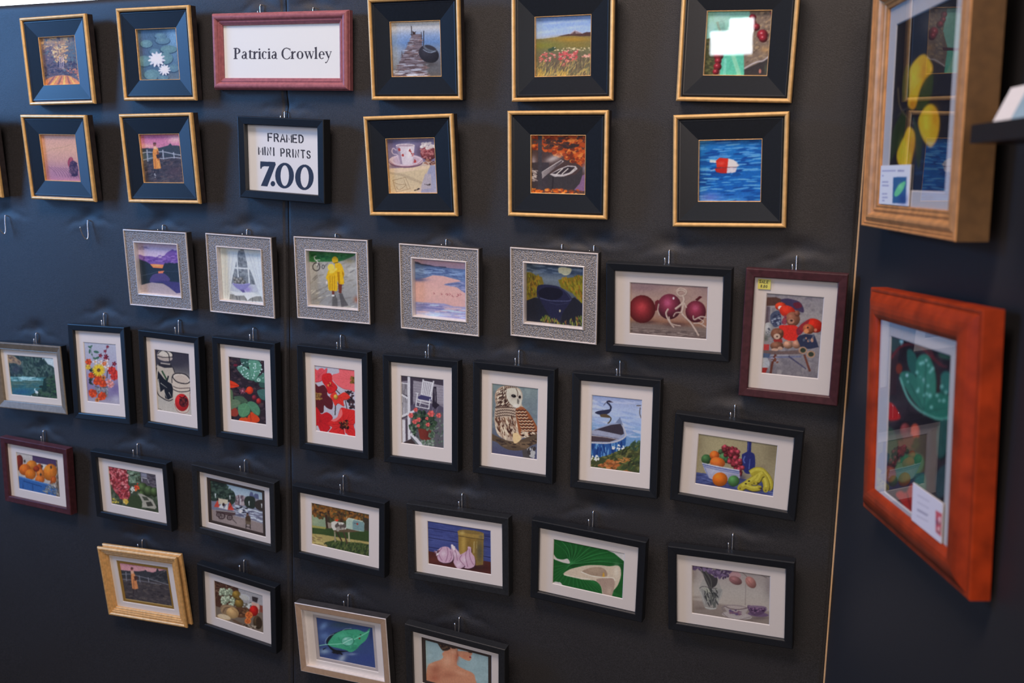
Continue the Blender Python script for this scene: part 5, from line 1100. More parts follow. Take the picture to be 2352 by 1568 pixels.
@art
def c_leaf():
    q = [(330, 908), (915, 1020), (950, 1425), (368, 1307)]
    c = Art(136, 92, q, (66, 80, 122), 38)
    c.F((64, 80, 88), 600, 990, 150, 40, .8).F((120, 142, 176), 410, 1000, 50, 30, .8, -40).F((64, 76, 128), 850, 1330, 140, 60, .7).F((112, 134, 172), 420, 1100, 60, 40, .7).F((168, 172, 182), 600, 1320, 60, 34, .9, -50).F((150, 166, 182), 420, 1250, 60, 26, .8).F((50, 54, 92), 560, 1270, 60, 30, .6).F((150, 160, 180), 700, 1280, 50, 12, .7).F((46, 54, 84), 900, 1100, 30, 60, .5)
    c.P((34, 42, 52), [(440, 1150), (480, 1090), (560, 1060), (640, 1035), (780, 1050), (700, 1080), (560, 1110), (470, 1190)], 1).P((30, 34, 42), [(450, 1180), (520, 1230), (600, 1246), (680, 1250), (600, 1262), (560, 1276), (490, 1236)], 1).L((170, 188, 198), 5, [(436, 1190), (430, 1150), (470, 1100), (520, 1080)], 1, .8).L((176, 188, 196), 5, [(590, 1060), (630, 1036), (700, 1030)], 1, .8)
    c.S([(34, 36, 44)], 14, [(480, 1240), (600, 1270), (600, 1290), (500, 1270)], 16, .3, 20, 20)
    lf = [(455, 1180), (490, 1120), (530, 1080), (600, 1050), (680, 1040), (760, 1042), (820, 1064), (850, 1062), (886, 1030), (868, 1100), (840, 1150), (790, 1190), (740, 1240), (690, 1262), (640, 1240), (560, 1220), (500, 1206)]
    c.P((74, 156, 120), lf, 1).F((100, 182, 146), 600, 1100, 60, 26, .6).F((52, 122, 98), 720, 1220, 60, 22, .6).S([(92, 172, 136), (60, 138, 106)], 60, [(490, 1150), (600, 1070), (800, 1080), (780, 1170), (680, 1240), (540, 1200)], 12, .5, 20, 30, .6)
    c.L((146, 204, 176), 7, [(366, 1194), (440, 1184), (600, 1176), (720, 1140), (878, 1060)], 1).E((50, 116, 92), 660, 1154, 66, 48).E((110, 176, 150), 658, 1152, 60, 43).F((150, 206, 184), 670, 1180, 34, 14, .8).F((206, 226, 216), 636, 1130, 22, 8, .8, -20).L((196, 226, 206), 6, [(604, 1180), (660, 1150), (712, 1130)], 1)
    c.E((110, 70, 56), 780, 1128, 10, 9).E((70, 60, 56), 790, 1092, 8, 5).L((24, 28, 34), 11, [(405, 1232), (440, 1214)], w2=4).L((40, 70, 60), 4, [(800, 1190), (806, 1180)])
    return c.N(.04, 3).done()


@art
def l_back():
    q = [(1460, 1140), (2115, 1315), (2125, 1775), (1470, 1590)]
    c = Art(136, 92, q, (160, 176, 176), 39)
    c.S([(172, 186, 186), (150, 166, 168)], 60, q, 40, .6, 0, 90, .4)
    sk, sh, hl = (206, 142, 112), (160, 92, 72), (226, 172, 142)
    c.P(sk, [(1640, 1290), (1690, 1240), (1740, 1220), (1790, 1235), (1796, 1262), (1850, 1262), (1910, 1272), (1946, 1286), (1930, 1318), (1938, 1336), (1920, 1366), (1880, 1358), (1830, 1330), (1806, 1320), (1790, 1380), (1800, 1420), (1870, 1460), (1950, 1498), (1980, 1560), (1990, 1780), (1462, 1700), (1470, 1560), (1490, 1430), (1550, 1385), (1620, 1360), (1650, 1330)], 1)
    c.F(sh, 1790, 1330, 22, 60, .7).F(sh, 1570, 1470, 50, 60, .6, 40).F((176, 100, 78), 1560, 1560, 60, 40, .7).F(hl, 1690, 1370, 50, 60, .7).F(hl, 1520, 1410, 40, 14, .5).F(sh, 1700, 1520, 90, 40, .4).F(hl, 1830, 1500, 70, 20, .5, 20).F((196, 120, 92), 1870, 1320, 40, 24, .5).F(hl, 1750, 1270, 30, 22, .5)
    c.L((120, 70, 56), 5, [(1796, 1240), (1792, 1280), (1800, 1320)], 1, .6).P((150, 50, 60), [(1915, 1318), (1936, 1322), (1934, 1334), (1916, 1334)])
    c.P((78, 58, 48), [(1600, 1170), (1760, 1210), (1800, 1222), (1760, 1240), (1724, 1225), (1700, 1256), (1650, 1260), (1620, 1230)], 1).S([(110, 84, 66), (60, 44, 40)], 40, [(1610, 1180), (1740, 1215), (1700, 1250), (1640, 1250)], 16, .4, 0, 90).P((78, 58, 48), [(1900, 1262), (1946, 1272), (1940, 1284), (1910, 1278)])
    return c.N(.04, 3).done()


@art
def r_lemon():
    q = [(1000, 270), (1695, 55), (1560, 2147), (915, 2142)]
    c = Art(120, 180, q, (46, 40, 44), 40)
    c.F((92, 80, 72), 1420, 330, 150, 160, .9).F((110, 104, 92), 1540, 260, 70, 120, .6).F((40, 36, 40), 1180, 560, 70, 120, .7).F((92, 72, 70), 1600, 760, 60, 90, .6).F((84, 86, 76), 1480, 560, 50, 160, .5)
    c.P((38, 46, 66), [(1250, 1700), (1600, 1560), (1600, 2160), (1160, 2160)]).S([(52, 72, 96), (34, 44, 66)], 50, [(1250, 1800), (1580, 1700), (1560, 2140), (1180, 2140)], 40, .3, 0, 15, .7)
    lf = (74, 78, 40)
    c.P(lf, [(1100, 790), (1160, 760), (1180, 900), (1150, 1100), (1080, 1160), (1070, 980)], 1).P((66, 72, 38), [(1330, 820), (1400, 780), (1420, 960), (1390, 1150), (1320, 1250), (1230, 1260), (1260, 1020)], 1).P((56, 64, 40), [(960, 1500), (1060, 1300), (1120, 1340), (1080, 1560), (960, 1800), (930, 1780)], 1).P((60, 66, 42), [(1200, 1330), (1260, 1480), (1300, 1640), (1270, 1900), (1240, 1800), (1220, 1560)], 1)
    c.L((112, 92, 66), 14, [(1020, 1000), (1040, 1200), (1120, 1330), (1210, 1420)], 1).L((96, 84, 66), 10, [(1010, 1330), (1100, 1250), (1180, 1240)], 1)
    for p, h in (([(1158, 800), (1230, 700), (1300, 660), (1350, 690), (1400, 780), (1400, 860), (1330, 920), (1280, 1010), (1250, 1100), (1220, 1220), (1180, 1250), (1135, 1200), (1150, 1080), (1150, 940)], (1240, 900)), ([(1255, 1400), (1300, 1280), (1380, 1210), (1450, 1260), (1482, 1400), (1460, 1560), (1400, 1660), (1350, 1640), (1290, 1540)], (1370, 1420)), ([(1090, 1560), (1140, 1450), (1200, 1480), (1216, 1600), (1190, 1760), (1160, 1880), (1090, 1900), (1030, 1840), (1015, 1740), (1050, 1640)], (1120, 1700))):
        c.P((206, 138, 34), [(x + 8, y + 10) for x, y in p], 1); c.P((232, 172, 44), p, 1); c.F((246, 198, 64), h[0] - 30, h[1], 50, 130, .7); c.F((206, 128, 30), h[0] + 70, h[1] - 60, 40, 130, .6)
    c.F((196, 110, 30), 1190, 1200, 40, 50, .8)
    return c.N(.06, 5).done(2)


@art
def r_leaf():
    q = [(870, 740), (1535, 960), (1492, 3105), (838, 2537)]
    c = Art(120, 170, q, (54, 44, 50), 41)
    c.S([(74, 58, 62), (40, 34, 40)], 60, q, 70, 1.6, 0, 60, .5)
    c.P((50, 84, 82), [(860, 740), (990, 770), (980, 860), (880, 930)], 1).S([(176, 206, 200)], 6, [(930, 800), (1010, 790), (1000, 880), (940, 880)], 14)
    c.P((62, 92, 76), [(1380, 880), (1535, 950), (1530, 1010), (1400, 990)], 1)
    def leaf(col, pts): c.P(tuple(v * .55 for v in col), [(x + 12, y + 20) for x, y in pts], 1); c.P(col, pts, 1)
    leaf((54, 104, 92), [(1040, 930), (1080, 900), (1140, 980), (1150, 1130), (1120, 1200), (1060, 1100)])
    leaf((66, 128, 106), [(970, 1210), (1010, 1150), (1080, 1160), (1160, 1250), (1250, 1600), (1200, 1580), (1090, 1440)])
    leaf((72, 136, 112), [(1140, 1080), (1180, 970), (1260, 960), (1310, 1040), (1350, 1180), (1360, 1380), (1330, 1560), (1250, 1620), (1170, 1350)])
    leaf((56, 122, 100), [(1240, 1600), (1320, 1440), (1420, 1390), (1530, 1420), (1520, 1690), (1420, 1710), (1320, 1680)])
    leaf((60, 118, 104), [(1400, 1240), (1450, 1150), (1530, 1190), (1530, 1380), (1420, 1380)])
    c.L((128, 186, 160), 22, [(970, 1215), (1060, 1450), (1180, 1590), (1300, 1660), (1420, 1700), (1520, 1680)], 1).L((46, 96, 84), 9, [(1240, 1600), (1250, 1000)]).L((46, 96, 84), 8, [(1240, 1600), (1050, 1230)]).L((46, 96, 84), 8, [(1260, 1620), (1520, 1560)])
    c.S([(150, 200, 180), (196, 222, 210)], 26, [(1000, 1200), (1280, 960), (1500, 1450), (1300, 1650)], 16, 1.1)
    c.L((120, 46, 52), 26, [(870, 1010), (960, 880), (1080, 840), (1200, 880), (1320, 1000), (1420, 1080)], 1).L((110, 50, 54), 22, [(1280, 890), (1380, 1060), (1480, 1100)], 1).L((66, 44, 46), 30, [(1360, 1100), (1400, 1250), (1380, 1390)], 1).E((140, 60, 44), 960, 1120, 34, 60)
    c.P((206, 38, 40), [(850, 1520), (890, 1510), (950, 1590), (985, 1680), (920, 1710), (850, 1690)], 1)
    c.ball((222, 92, 66), 1145, 1850, 54, 100, 0, 1.2, .75).ball((150, 70, 66), 1040, 1830, 60, 90).S([(60, 60, 46), (120, 66, 60)], 20, [(930, 1900), (1200, 1900), (1180, 2060), (960, 2080)], 40)
    leaf((60, 84, 66), [(850, 1800), (930, 1850), (960, 2080), (900, 2200), (850, 2150)]); leaf((62, 112, 78), [(960, 2180), (1120, 2080), (1240, 2140), (1220, 2300), (1040, 2420), (950, 2360)]); leaf((56, 92, 84), [(1390, 1780), (1500, 1720), (1500, 2060), (1400, 2140)]); leaf((60, 110, 86), [(1150, 2400), (1260, 2330), (1270, 2560), (1200, 2560)])
    c.E((150, 84, 56), 890, 2330, 60, 90).P((192, 52, 42), [(950, 2560), (1000, 2520), (1060, 2540), (1120, 2440), (1180, 2540), (1200, 2700), (1120, 2790), (1000, 2640)], 1).L((120, 30, 30), 10, [(1070, 2540), (1120, 2740)])
    c.P((66, 96, 96), [(1390, 2330), (1500, 2240), (1500, 2560), (1400, 2600)], 1, .7)
    return c.N(.06, 5).done(2)


# ------------------------------------------------------------------- lettering
GLYPH = dict(F=[[(0, 1), (0, 0), (.8, 0)], [(0, .5), (.68, .5)]], R=[[(0, 1), (0, 0), (.55, 0), (.78, .12), (.78, .38), (.55, .52), (0, .52)], [(.48, .52), (.85, 1)]],
             A=[[(0, 1), (.45, 0), (.9, 1)], [(.17, .66), (.74, .66)]], M=[[(0, 1), (0, 0), (.5, .72), (1, 0), (1, 1)]], E=[[(.75, 0), (0, 0), (0, 1), (.75, 1)], [(0, .5), (.66, .5)]],
             D=[[(0, 0), (0, 1), (.45, 1), (.78, .8), (.84, .5), (.78, .2), (.45, 0), (0, 0)]], I=[[(.1, 0), (.1, 1)]], N=[[(0, 1), (0, 0), (.78, 1), (.78, 0)]],
             P=[[(0, 1), (0, 0), (.55, 0), (.8, .14), (.8, .42), (.55, .56), (0, .56)]], T=[[(0, 0), (.84, 0)], [(.42, 0), (.42, 1)]],
             S=[[(.76, .18), (.6, .02), (.25, .02), (.04, .2), (.14, .42), (.62, .56), (.8, .76), (.62, .97), (.22, .98), (.02, .8)]],
             L=[[(0, 0), (0, 1), (.7, 1)]], Z=[], n8=[[(.4, .48), (.1, .3), (.2, .05), (.6, .05), (.7, .3), (.4, .48), (.05, .7), (.2, .97), (.62, .97), (.76, .7), (.4, .48)]],
             n0=[[(.4, 0), (.08, .2), (.08, .8), (.4, 1), (.72, .8), (.72, .2), (.4, 0)]], dot=[[(.1, .92), (.12, 1)]])


def stick(c, col, w, x, y, xs, ys, cw, keys, dx, dy):
    for k in keys:
        if k == ' ':
            x += dx * .8; y += dy * .8; continue
        for st in GLYPH[k]:
            c.L(col, w, [(x + a * cw + xs * b, y + b * ys + a * cw * dy / max(dx, 1)) for a, b in st])
            for a, b in (st[0], st[-1]): c.E(col, x + a * cw + xs * b, y + b * ys + a * cw * dy / max(dx, 1), w / 2)
        adv = .5 if k == 'I' else (.35 if k == 'dot' else 1.0)
        x += dx * adv; y += dy * adv


@art
def sign_price():
    q = [(90, 182), (760, 205), (772, 848), (103, 793)]
    c = Art(300, 236, q, (226, 212, 210), 50)
    k = (44, 40, 48)
    stick(c, k, 12.5, 276, 266, 2, 70, 43, 'FRAMED', 57, 2.6)
    stick(c, k, 11.5, 190, 390, 2, 70, 37, 'MINI PRINTS', 53.5, 4.2)
    k = (46, 54, 74)
    c.P(k, [(204, 526), (340, 532), (346, 556), (268, 762), (208, 756), (286, 574), (240, 572), (222, 578), (214, 596), (204, 594)]).E(k, 319, 736, 21, 25)
    for x, y in ((427, 660), (612, 676)):
        c.E(k, x, y, 87, 122); c.E((226, 212, 210), x + 2, y, 39, 98)
    return c.done(0)


@art
def sign_name():
    q = [(235, 290), (1550, 255), (1552, 888), (252, 887)]
    c = Art(440, 170, q, (230, 217, 213), 51)
    k, bg = (60, 52, 58), (230, 217, 213)
    B = lambda x: 668 - (x - 347) * .004
    def stem(x, y0, y1, w=20): c.P(k, [(x - w / 2, y0), (x + w / 2, y0), (x + w / 2, y1), (x - w / 2, y1)])
    def foot(x, y, w=36): c.P(k, [(x - w / 2, y - 6), (x - 8, y - 11), (x + 8, y - 11), (x + w / 2, y - 6), (x + w / 2, y), (x - w / 2, y)])
    def head(x, y): c.P(k, [(x - 20, y + 10), (x + 8, y - 3), (x + 8, y + 16), (x - 8, y + 20)])
    def arc(cx, cy, rx, ry, a0, a1, th=20, tn=7.5):
        o, i = [], []
        for t in np.linspace(math.radians(a0), math.radians(a1), 26):
            w = tn + (th - tn) * abs(math.cos(t)); o.append((cx + rx * math.cos(t), cy + ry * math.sin(t))); i.append((cx + (rx - w) * math.cos(t), cy + (ry - tn - 1) * math.sin(t)))
        c.P(k, o + i[::-1])
    def letter_i(x): b = B(x); stem(x, b - 84, b, 20); head(x, b - 86); foot(x, b); c.E(k, x - 3, b - 108, 10)
    def letter_c(x0, w): b = B(x0); arc(x0 + w / 2, b - 43, w / 2, 44, 50, 300); c.E(k, x0 + w * .78, b - 74, 8)
    def letter_a(x0): b = B(x0); stem(x0 + 48, b - 64, b - 6, 19); arc(x0 + 32, b - 60, 24, 26, 195, 360, 16, 8); arc(x0 + 26, b - 24, 25, 24, 20, 330, 18, 7.5); c.L(k, 6, [(x0 + 24, b - 46), (x0 + 48, b - 56)]); c.L(k, 7, [(x0 + 48, b - 8), (x0 + 60, b - 1), (x0 + 68, b - 6)])
    def letter_r(x0): b = B(x0); stem(x0 + 16, b - 84, b); head(x0 + 16, b - 86); foot(x0 + 16, b, 40); c.P(k, [(x0 + 22, b - 66), (x0 + 36, b - 86), (x0 + 56, b - 86), (x0 + 52, b - 70), (x0 + 38, b - 70), (x0 + 24, b - 54)])
    def letter_o(x0, w): b = B(x0); arc(x0 + w / 2, b - 43, w / 2, 45, 0, 360, 21, 7.5)
    b = B(347); stem(374, b - 120, b, 21); foot(374, b, 46); c.P(k, [(348, b - 122), (380, b - 124), (380, b - 114), (362, b - 112), (348, b - 117)]); arc(386, b - 90, 42, 34, -95, 95, 21, 7.5); c.L(k, 6, [(376, b - 121), (392, b - 123)])
    letter_a(440); b = B(520); stem(536, b - 96, b - 8, 19); c.P(k, [(514, b - 78), (545, b - 104), (545, b - 86), (566, b - 86), (566, b - 78)]); c.L(k, 9, [(536, b - 12), (548, b - 3), (566, b - 8)])
    letter_r(568); letter_i(642); letter_c(664, 62); letter_i(748); letter_a(772)
    b = B(890); arc(942, b - 60, 58, 66, 42, 312, 22, 8.5); c.P(k, [(976, b - 118), (984, b - 118), (984, b - 90), (977, b - 92)]); c.L(k, 7, [(978, b - 24), (988, b - 32)])
    letter_r(990); letter_o(1054, 76); b = B(1140)
    for x in (1142, 1186): c.P(k, [(x, b - 84), (x + 18, b - 84), (x + 38, b - 22), (x + 34, b + 1), (x + 28, b + 1)]); c.L(k, 6, [(x + 32, b - 2), (x + 56, b - 82)]); c.P(k, [(x - 8, b - 86), (x + 26, b - 86), (x + 26, b - 80), (x - 8, b - 80)])
    c.P(k, [(1228, b - 86), (1252, b - 86), (1252, b - 80), (1228, b - 80)]); stem(1270, b - 132, b); head(1270, b - 134); foot(1270, b)
    arc(1334, b - 43, 34, 44, 45, 360, 20, 7.5); c.L(k, 6, [(1304, b - 48), (1366, b - 50)])
    c.P(k, [(1374, b - 84), (1394, b - 84), (1418, b - 20), (1410, b + 2)]); c.L(k, 7, [(1438, b - 82), (1408, b + 4), (1392, b + 36), (1378, b + 40)]); c.P(k, [(1366, b - 86), (1402, b - 86), (1402, b - 80), (1366, b - 80)]); c.P(k, [(1424, b - 86), (1448, b - 86), (1448, b - 80), (1424, b - 80)]); c.E(k, 1380, b + 40, 9, 7)
    return c.done(0)


@art
def sliver():
    q = [(0, 0), (1, 0), (1, 1), (0, 1)]
    return Art(24, 24, q, (150, 110, 90), 52).V((0, (170, 130, 120)), (1, (90, 70, 66))).N(.2, 3).done()


@art
def price_sticker():
    c = Art(60, 48, [(0, 0), (100, 0), (100, 80), (0, 80)], (206, 186, 92), 53)
    stick(c, (60, 56, 46), 5, 12, 10, -1, 22, 14, 'SALE', 19, .6); stick(c, (60, 56, 46), 5, 24, 46, -1, 20, 12, ['n8', 'dot', 'n0', 'n0'], 17, .4)
    return c.done(0)


@art
def card_leaf():
    c = Art(90, 76, [(830, 510), (1165, 510), (1140, 962), (802, 932)], (214, 202, 206), 54)
    t = (120, 116, 140)
    for y, x1 in ((570, 1000), (620, 862), (690, 915), (728, 920), (820, 900), (860, 905), (895, 870)): c.L(t, 14, [(842, y), (x1, y + 2)], 0, .6)
    c.L((96, 92, 120), 16, [(1020, 572), (1095, 576)], 0, .6)
    c.P((60, 98, 132), [(970, 640), (1122, 640), (1112, 930), (960, 926)]).F((50, 66, 116), 1080, 880, 50, 60, .7).P((110, 180, 130), [(985, 810), (1030, 730), (1090, 690), (1110, 700), (1080, 780), (1030, 840), (990, 850)], 1).F((150, 206, 150), 1050, 740, 24, 30, .6)
    return c.done(1)


@art
def card_red():
    c = Art(84, 64, [(1165, 85), (1500, 270), (1515, 755), (1165, 455)], (212, 194, 196), 55)
    for k in range(4): c.L((166, 150, 160), 12, [(1215, 200 + k * 70), (1340, 262 + k * 72)], 0, .5)
    c.L((140, 126, 138), 18, [(1220, 350), (1330, 412)], 0, .6)
    c.P((198, 92, 98), [(1418, 350), (1520, 400), (1525, 680), (1436, 600)]).ball((224, 150, 150), 1480, 470, 30, 50).F((90, 50, 90), 1440, 480, 12, 40, .6).ball((214, 140, 136), 1476, 580, 30, 40)
    return c.done(1)


# ---------------------------------------------------------------------- frames
T4, RX, RY, RZ = Matrix.Translation, (lambda a: Matrix.Rotation(a, 4, 'X')), (lambda a: Matrix.Rotation(a, 4, 'Y')), (lambda a: Matrix.Rotation(a, 4, 'Z'))
mm = lambda pts: [(a / 1000, b / 1000) for a, b in pts]
PANEL = T4((G, 0, H0)) @ RZ(-PHI)          # side panel: x runs along it towards the visitor, -y faces the pictures


def mat_ring(name, m, x0, x1, z0, z1, ix0, ix1, iz0, iz1, y, parent, bev=0.0012):
    """board with a bevelled window"""
    o = [(x0, -y, z0), (x1, -y, z0), (x1, -y, z1), (x0, -y, z1)]
    i = [(ix0 - bev, -y, iz0 - bev), (ix1 + bev, -y, iz0 - bev), (ix1 + bev, -y, iz1 + bev), (ix0 - bev, -y, iz1 + bev)]
    b = [(ix0, -y + bev, iz0), (ix1, -y + bev, iz0), (ix1, -y + bev, iz1), (ix0, -y + bev, iz1)]
    f = []
    for k in range(4):
        j = (k + 1) % 4
        f += [(k, j, 4 + j, 4 + k), (4 + k, 4 + j, 8 + j, 8 + k)]
    return obj(name, o + i + b, f, m, parent)


def sheet(name, m, x0, x1, z0, z1, y, parent):
    return obj(name, [(x0, -y, z0), (x1, -y, z0), (x1, -y, z1), (x0, -y, z1)], [(0, 1, 2, 3)], m, parent)


def ring_obj(name, m, prof, w, h, parent, sx=1, sz=1):
    return MB().ring(mm(prof), w, h, sx, sz).build(name, m, parent)


def fill_frame(root, w, h, inset, win, key, ym=.0106, white=None, second=None, glass=.0118):
    """mat board, print and glass inside a moulding; win = printed window (width, height)"""
    a, ww, hh = inset - .0012, win[0], win[1]
    zc = h / 2
    if second:
        m2, w2, h2 = second
        mat_ring('mat_board', white or M['mat_white'], -w / 2 + a, w / 2 - a, a, h - a, -w2 / 2, w2 / 2, zc - h2 / 2, zc + h2 / 2, ym, root)
        mb = mat_ring('inner_mat_board', m2[0], -w2 / 2 - .004, w2 / 2 + .004, zc - h2 / 2 - .004, zc + h2 / 2 + .004, -ww / 2, ww / 2, zc - hh / 2, zc + hh / 2, ym - .0014, root)
        mb['label'] = m2[1]; yp = ym - .0028
    else:
        mat_ring('mat_board', white or M['mat_white'], -w / 2 + a, w / 2 - a, a, h - a, -ww / 2, ww / 2, zc - hh / 2, zc + hh / 2, ym, root); yp = ym - .0014
    print_mesh('art_print', ART[key](), -ww / 2 - .001, ww / 2 + .001, zc - hh / 2 - .001, zc + hh / 2 + .001, yp, root)
    return sheet('glass_pane', M['glass'], -w / 2 + a, w / 2 - a, a, h - a, glass, root)


def back(root, w, h, d=.003, y=.002):
    sheet('backing_board', M['board'], -w / 2 + d, w / 2 - d, d, h - d, y, root)


BLACK = [(.8, 0), (0, .8), (0, 16.6), (.5, 17.6), (1.5, 18), (12.0, 17.2), (13.0, 16.6), (13.5, 15.8), (13.5, 10.6)]
LIP = [(0, 14.8), (0, 19.0), (.6, 20.4), (1.7, 21.5), (3.2, 22), (4.7, 21.5), (5.8, 20.4), (6.5, 19), (6.5, 17)]


def make_frame(key, typ, root, w, h):
    if typ == 'A':
        ring_obj('moulding', M['black'], [(6.5, 18), (6.5, 17.2), (7.6, 16.8), (8.0, 17.8), (8.8, 18.5), (10.0, 18.6), (11.0, 18.3), (38.6, 14.6)], w, h, root)
        ring_obj('side_rail', M['side'], [(1.2, 0), (.4, 1), (.4, 14.8)], w, h, root)['label'] = 'dark brown outer side'
        ring_obj('gold_lip', M['gold'], LIP, w, h, root)['label'] = 'gold outer lip'
        ring_obj('fillet', M['old_gold'], [(38.6, 14.6), (39.0, 14.9), (39.6, 14.4), (39.6, 9.6)], w, h, root)['label'] = 'thin gold inner edge'
        a = .0392
        print_mesh('art_print', ART[key](), -w / 2 + a, w / 2 - a, a, h - a, .0100, root)
        sheet('glass_pane', M['glass'], -w / 2 + a, w / 2 - a, a, h - a, .0114, root); back(root, w, h)
    elif typ == 'S':
        ring_obj('moulding', M['reptile'], [(2.6, 16.4), (22.8, 16.4)], w, h, root)['label'] = 'grey embossed reptile pattern face'
        ring_obj('side_rail', M['silver_side'], [(.8, 0), (0, .8), (0, 15.0)], w, h, root)['label'] = 'charcoal outer side'
        ring_obj('outer_rim', M['silver'], [(0, 15.0), (0, 17), (.5, 17.8), (1.3, 18.1), (2.1, 17.8), (2.6, 17), (2.6, 16.0)], w, h, root)['label'] = 'bright silver outer rim'
        ring_obj('inner_rim', M['silver'], [(22.8, 16.2), (22.8, 17.2), (23.4, 17.8), (24.2, 18), (25.0, 17.6), (25.6, 16.6), (26.4, 13.5), (26.6, 8.0)], w, h, root)['label'] = 'bright silver inner rim'
        a = .0262
        print_mesh('art_print', ART[key](), -w / 2 + a, w / 2 - a, a, h - a, .0085, root)
        sheet('glass_pane', M['glass'], -w / 2 + a, w / 2 - a, a, h - a, .0100, root); back(root, w, h)
    elif typ in 'PL':
        col = M['plum'] if key in ('p_bears', 'l_pumpkin') else (M['black_matte'] if key in ('l_sails', 'l_back', 'l_garlic') else M['black'])
        ring_obj('moulding', col, BLACK, w, h, root); back(root, w, h)
        iw, ih = w - .027, h - .027
        sec = None; win = (iw * .683, ih * .713) if typ == 'P' else (iw * .713, ih * .683)
        if key in ('l_sails', 'l_back'):
            win = (iw * .728, ih * .712); sec = ((M['mat_dark'], 'dark brown inner mat'), iw * .809, ih * .806)
        pane = fill_frame(root, w, h, .0135, win, key, second=sec)
        if key == 'p_bears':
            st = print_mesh('price_sticker', ART['price_sticker'](), -w / 2 + .0185, -w / 2 + .0375, h - .0315, h - .0160, .0123, pane)
            st['label'] = 'small yellow sale sticker on the glass'
    elif typ == 'SN':
        ring_obj('moulding', M['mauve'], [(1, 0), (0, 1), (0, 11), (1, 12), (1.4, 14), (3, 16.4), (5.5, 17.8), (8, 18), (10.5, 17.2), (12.4, 15.2), (13.4, 13.6), (14.4, 13.4), (15.0, 14), (16.2, 14), (16.8, 12.8), (18.2, 12.6), (18.8, 11.4), (20.6, 11), (21.4, 10), (21.4, 7)], w, h, root)
        a = .0205
        print_mesh('lettered_card', ART[key](), -w / 2 + a, w / 2 - a, a, h - a, .0075, root)
        sheet('glass_pane', M['glass'], -w / 2 + a, w / 2 - a, a, h - a, .0092, root); back(root, w, h)
    elif typ == 'SP':
        ring_obj('moulding', M['black'], [(1, 0), (0, 1), (0, 20.5), (.6, 21.6), (1.8, 22), (13.6, 21), (14.8, 20), (14.8, 10)], w, h, root)
        a = .0145
        print_mesh('lettered_card', ART[key](), -w / 2 + a, w / 2 - a, a, h - a, .0105, root)
        sheet('glass_pane', M['glass'], -w / 2 + a, w / 2 - a, a, h - a, .0122, root); back(root, w, h)
    elif typ == 'W':
        ring_obj('moulding', M['pewter'], [(0, 15.5), (0, 16.8), (.8, 17.8), (2.5, 18), (13.5, 14.6), (14.5, 14.2)], w, h, root)
        ring_obj('side_rail', M['black'], [(1, 0), (0, 1), (0, 15.5)], w, h, root)['label'] = 'black outer side'
        ring_obj('inner_rim', M['pewter'], [(14.5, 14.2), (15.2, 14.6), (16.4, 13.8), (16.4, 8.0)], w, h, root)
        fill_frame(root, w, h, .0164, (.1325, .0880), key, ym=.0085, white=M['mat_cream'], glass=.0096); back(root, w, h)
    elif typ == 'G':
        ring_obj('moulding', M['old_gold'], [(1, 0), (0, 1), (0, 5), (1.5, 6.4), (4, 7.4), (4.6, 9.6), (4.2, 12.2), (2.2, 14), (.4, 15.6), (0, 17.4), (.4, 19.4), (1.8, 21.2), (3.6, 22), (5.4, 21.6), (6.6, 20.2), (7.2, 18.8), (8.4, 18.4), (9.4, 19.2), (10.6, 19.2), (11.4, 17.8), (13.0, 17.2), (14.0, 17.8), (15.0, 17.2), (15.6, 15.6), (17.4, 15), (18.4, 15.4), (19.5, 14.4), (19.5, 9)], w, h, root)
        fill_frame(root, w, h, .0195, (.1255, .0825), key, ym=.0100, second=((M['mat_gold'], 'gold inner mat'), .1375, .0945), glass=.0114); back(root, w, h)
    elif typ == 'C':
        ring_obj('moulding', M['champagne'], [(.4, 19.2), (1.2, 19.8), (12.6, 18.6), (13.4, 18.2)], w, h, root)
        ring_obj('side_rail', M['silver_side'], [(1, 0), (0, 1), (0, 18.6)], w, h, root)['label'] = 'dark grey outer side'
        ring_obj('outer_rim', M['silver'], [(0, 18.6), (.1, 19.2), (.8, 19.9), (1.4, 19.9)], w, h, root)['label'] = 'thin bright silver edge'
        ring_obj('inner_rim', M['silver'], [(13.0, 18.5), (13.8, 18.2), (13.8, 9.0)], w, h, root)
        fill_frame(root, w, h, .0138, (.1250, .0845), key, ym=.0095, second=((M['mat_grey'], 'pale grey inner mat'), .1385, .0970), glass=.0108); back(root, w, h)


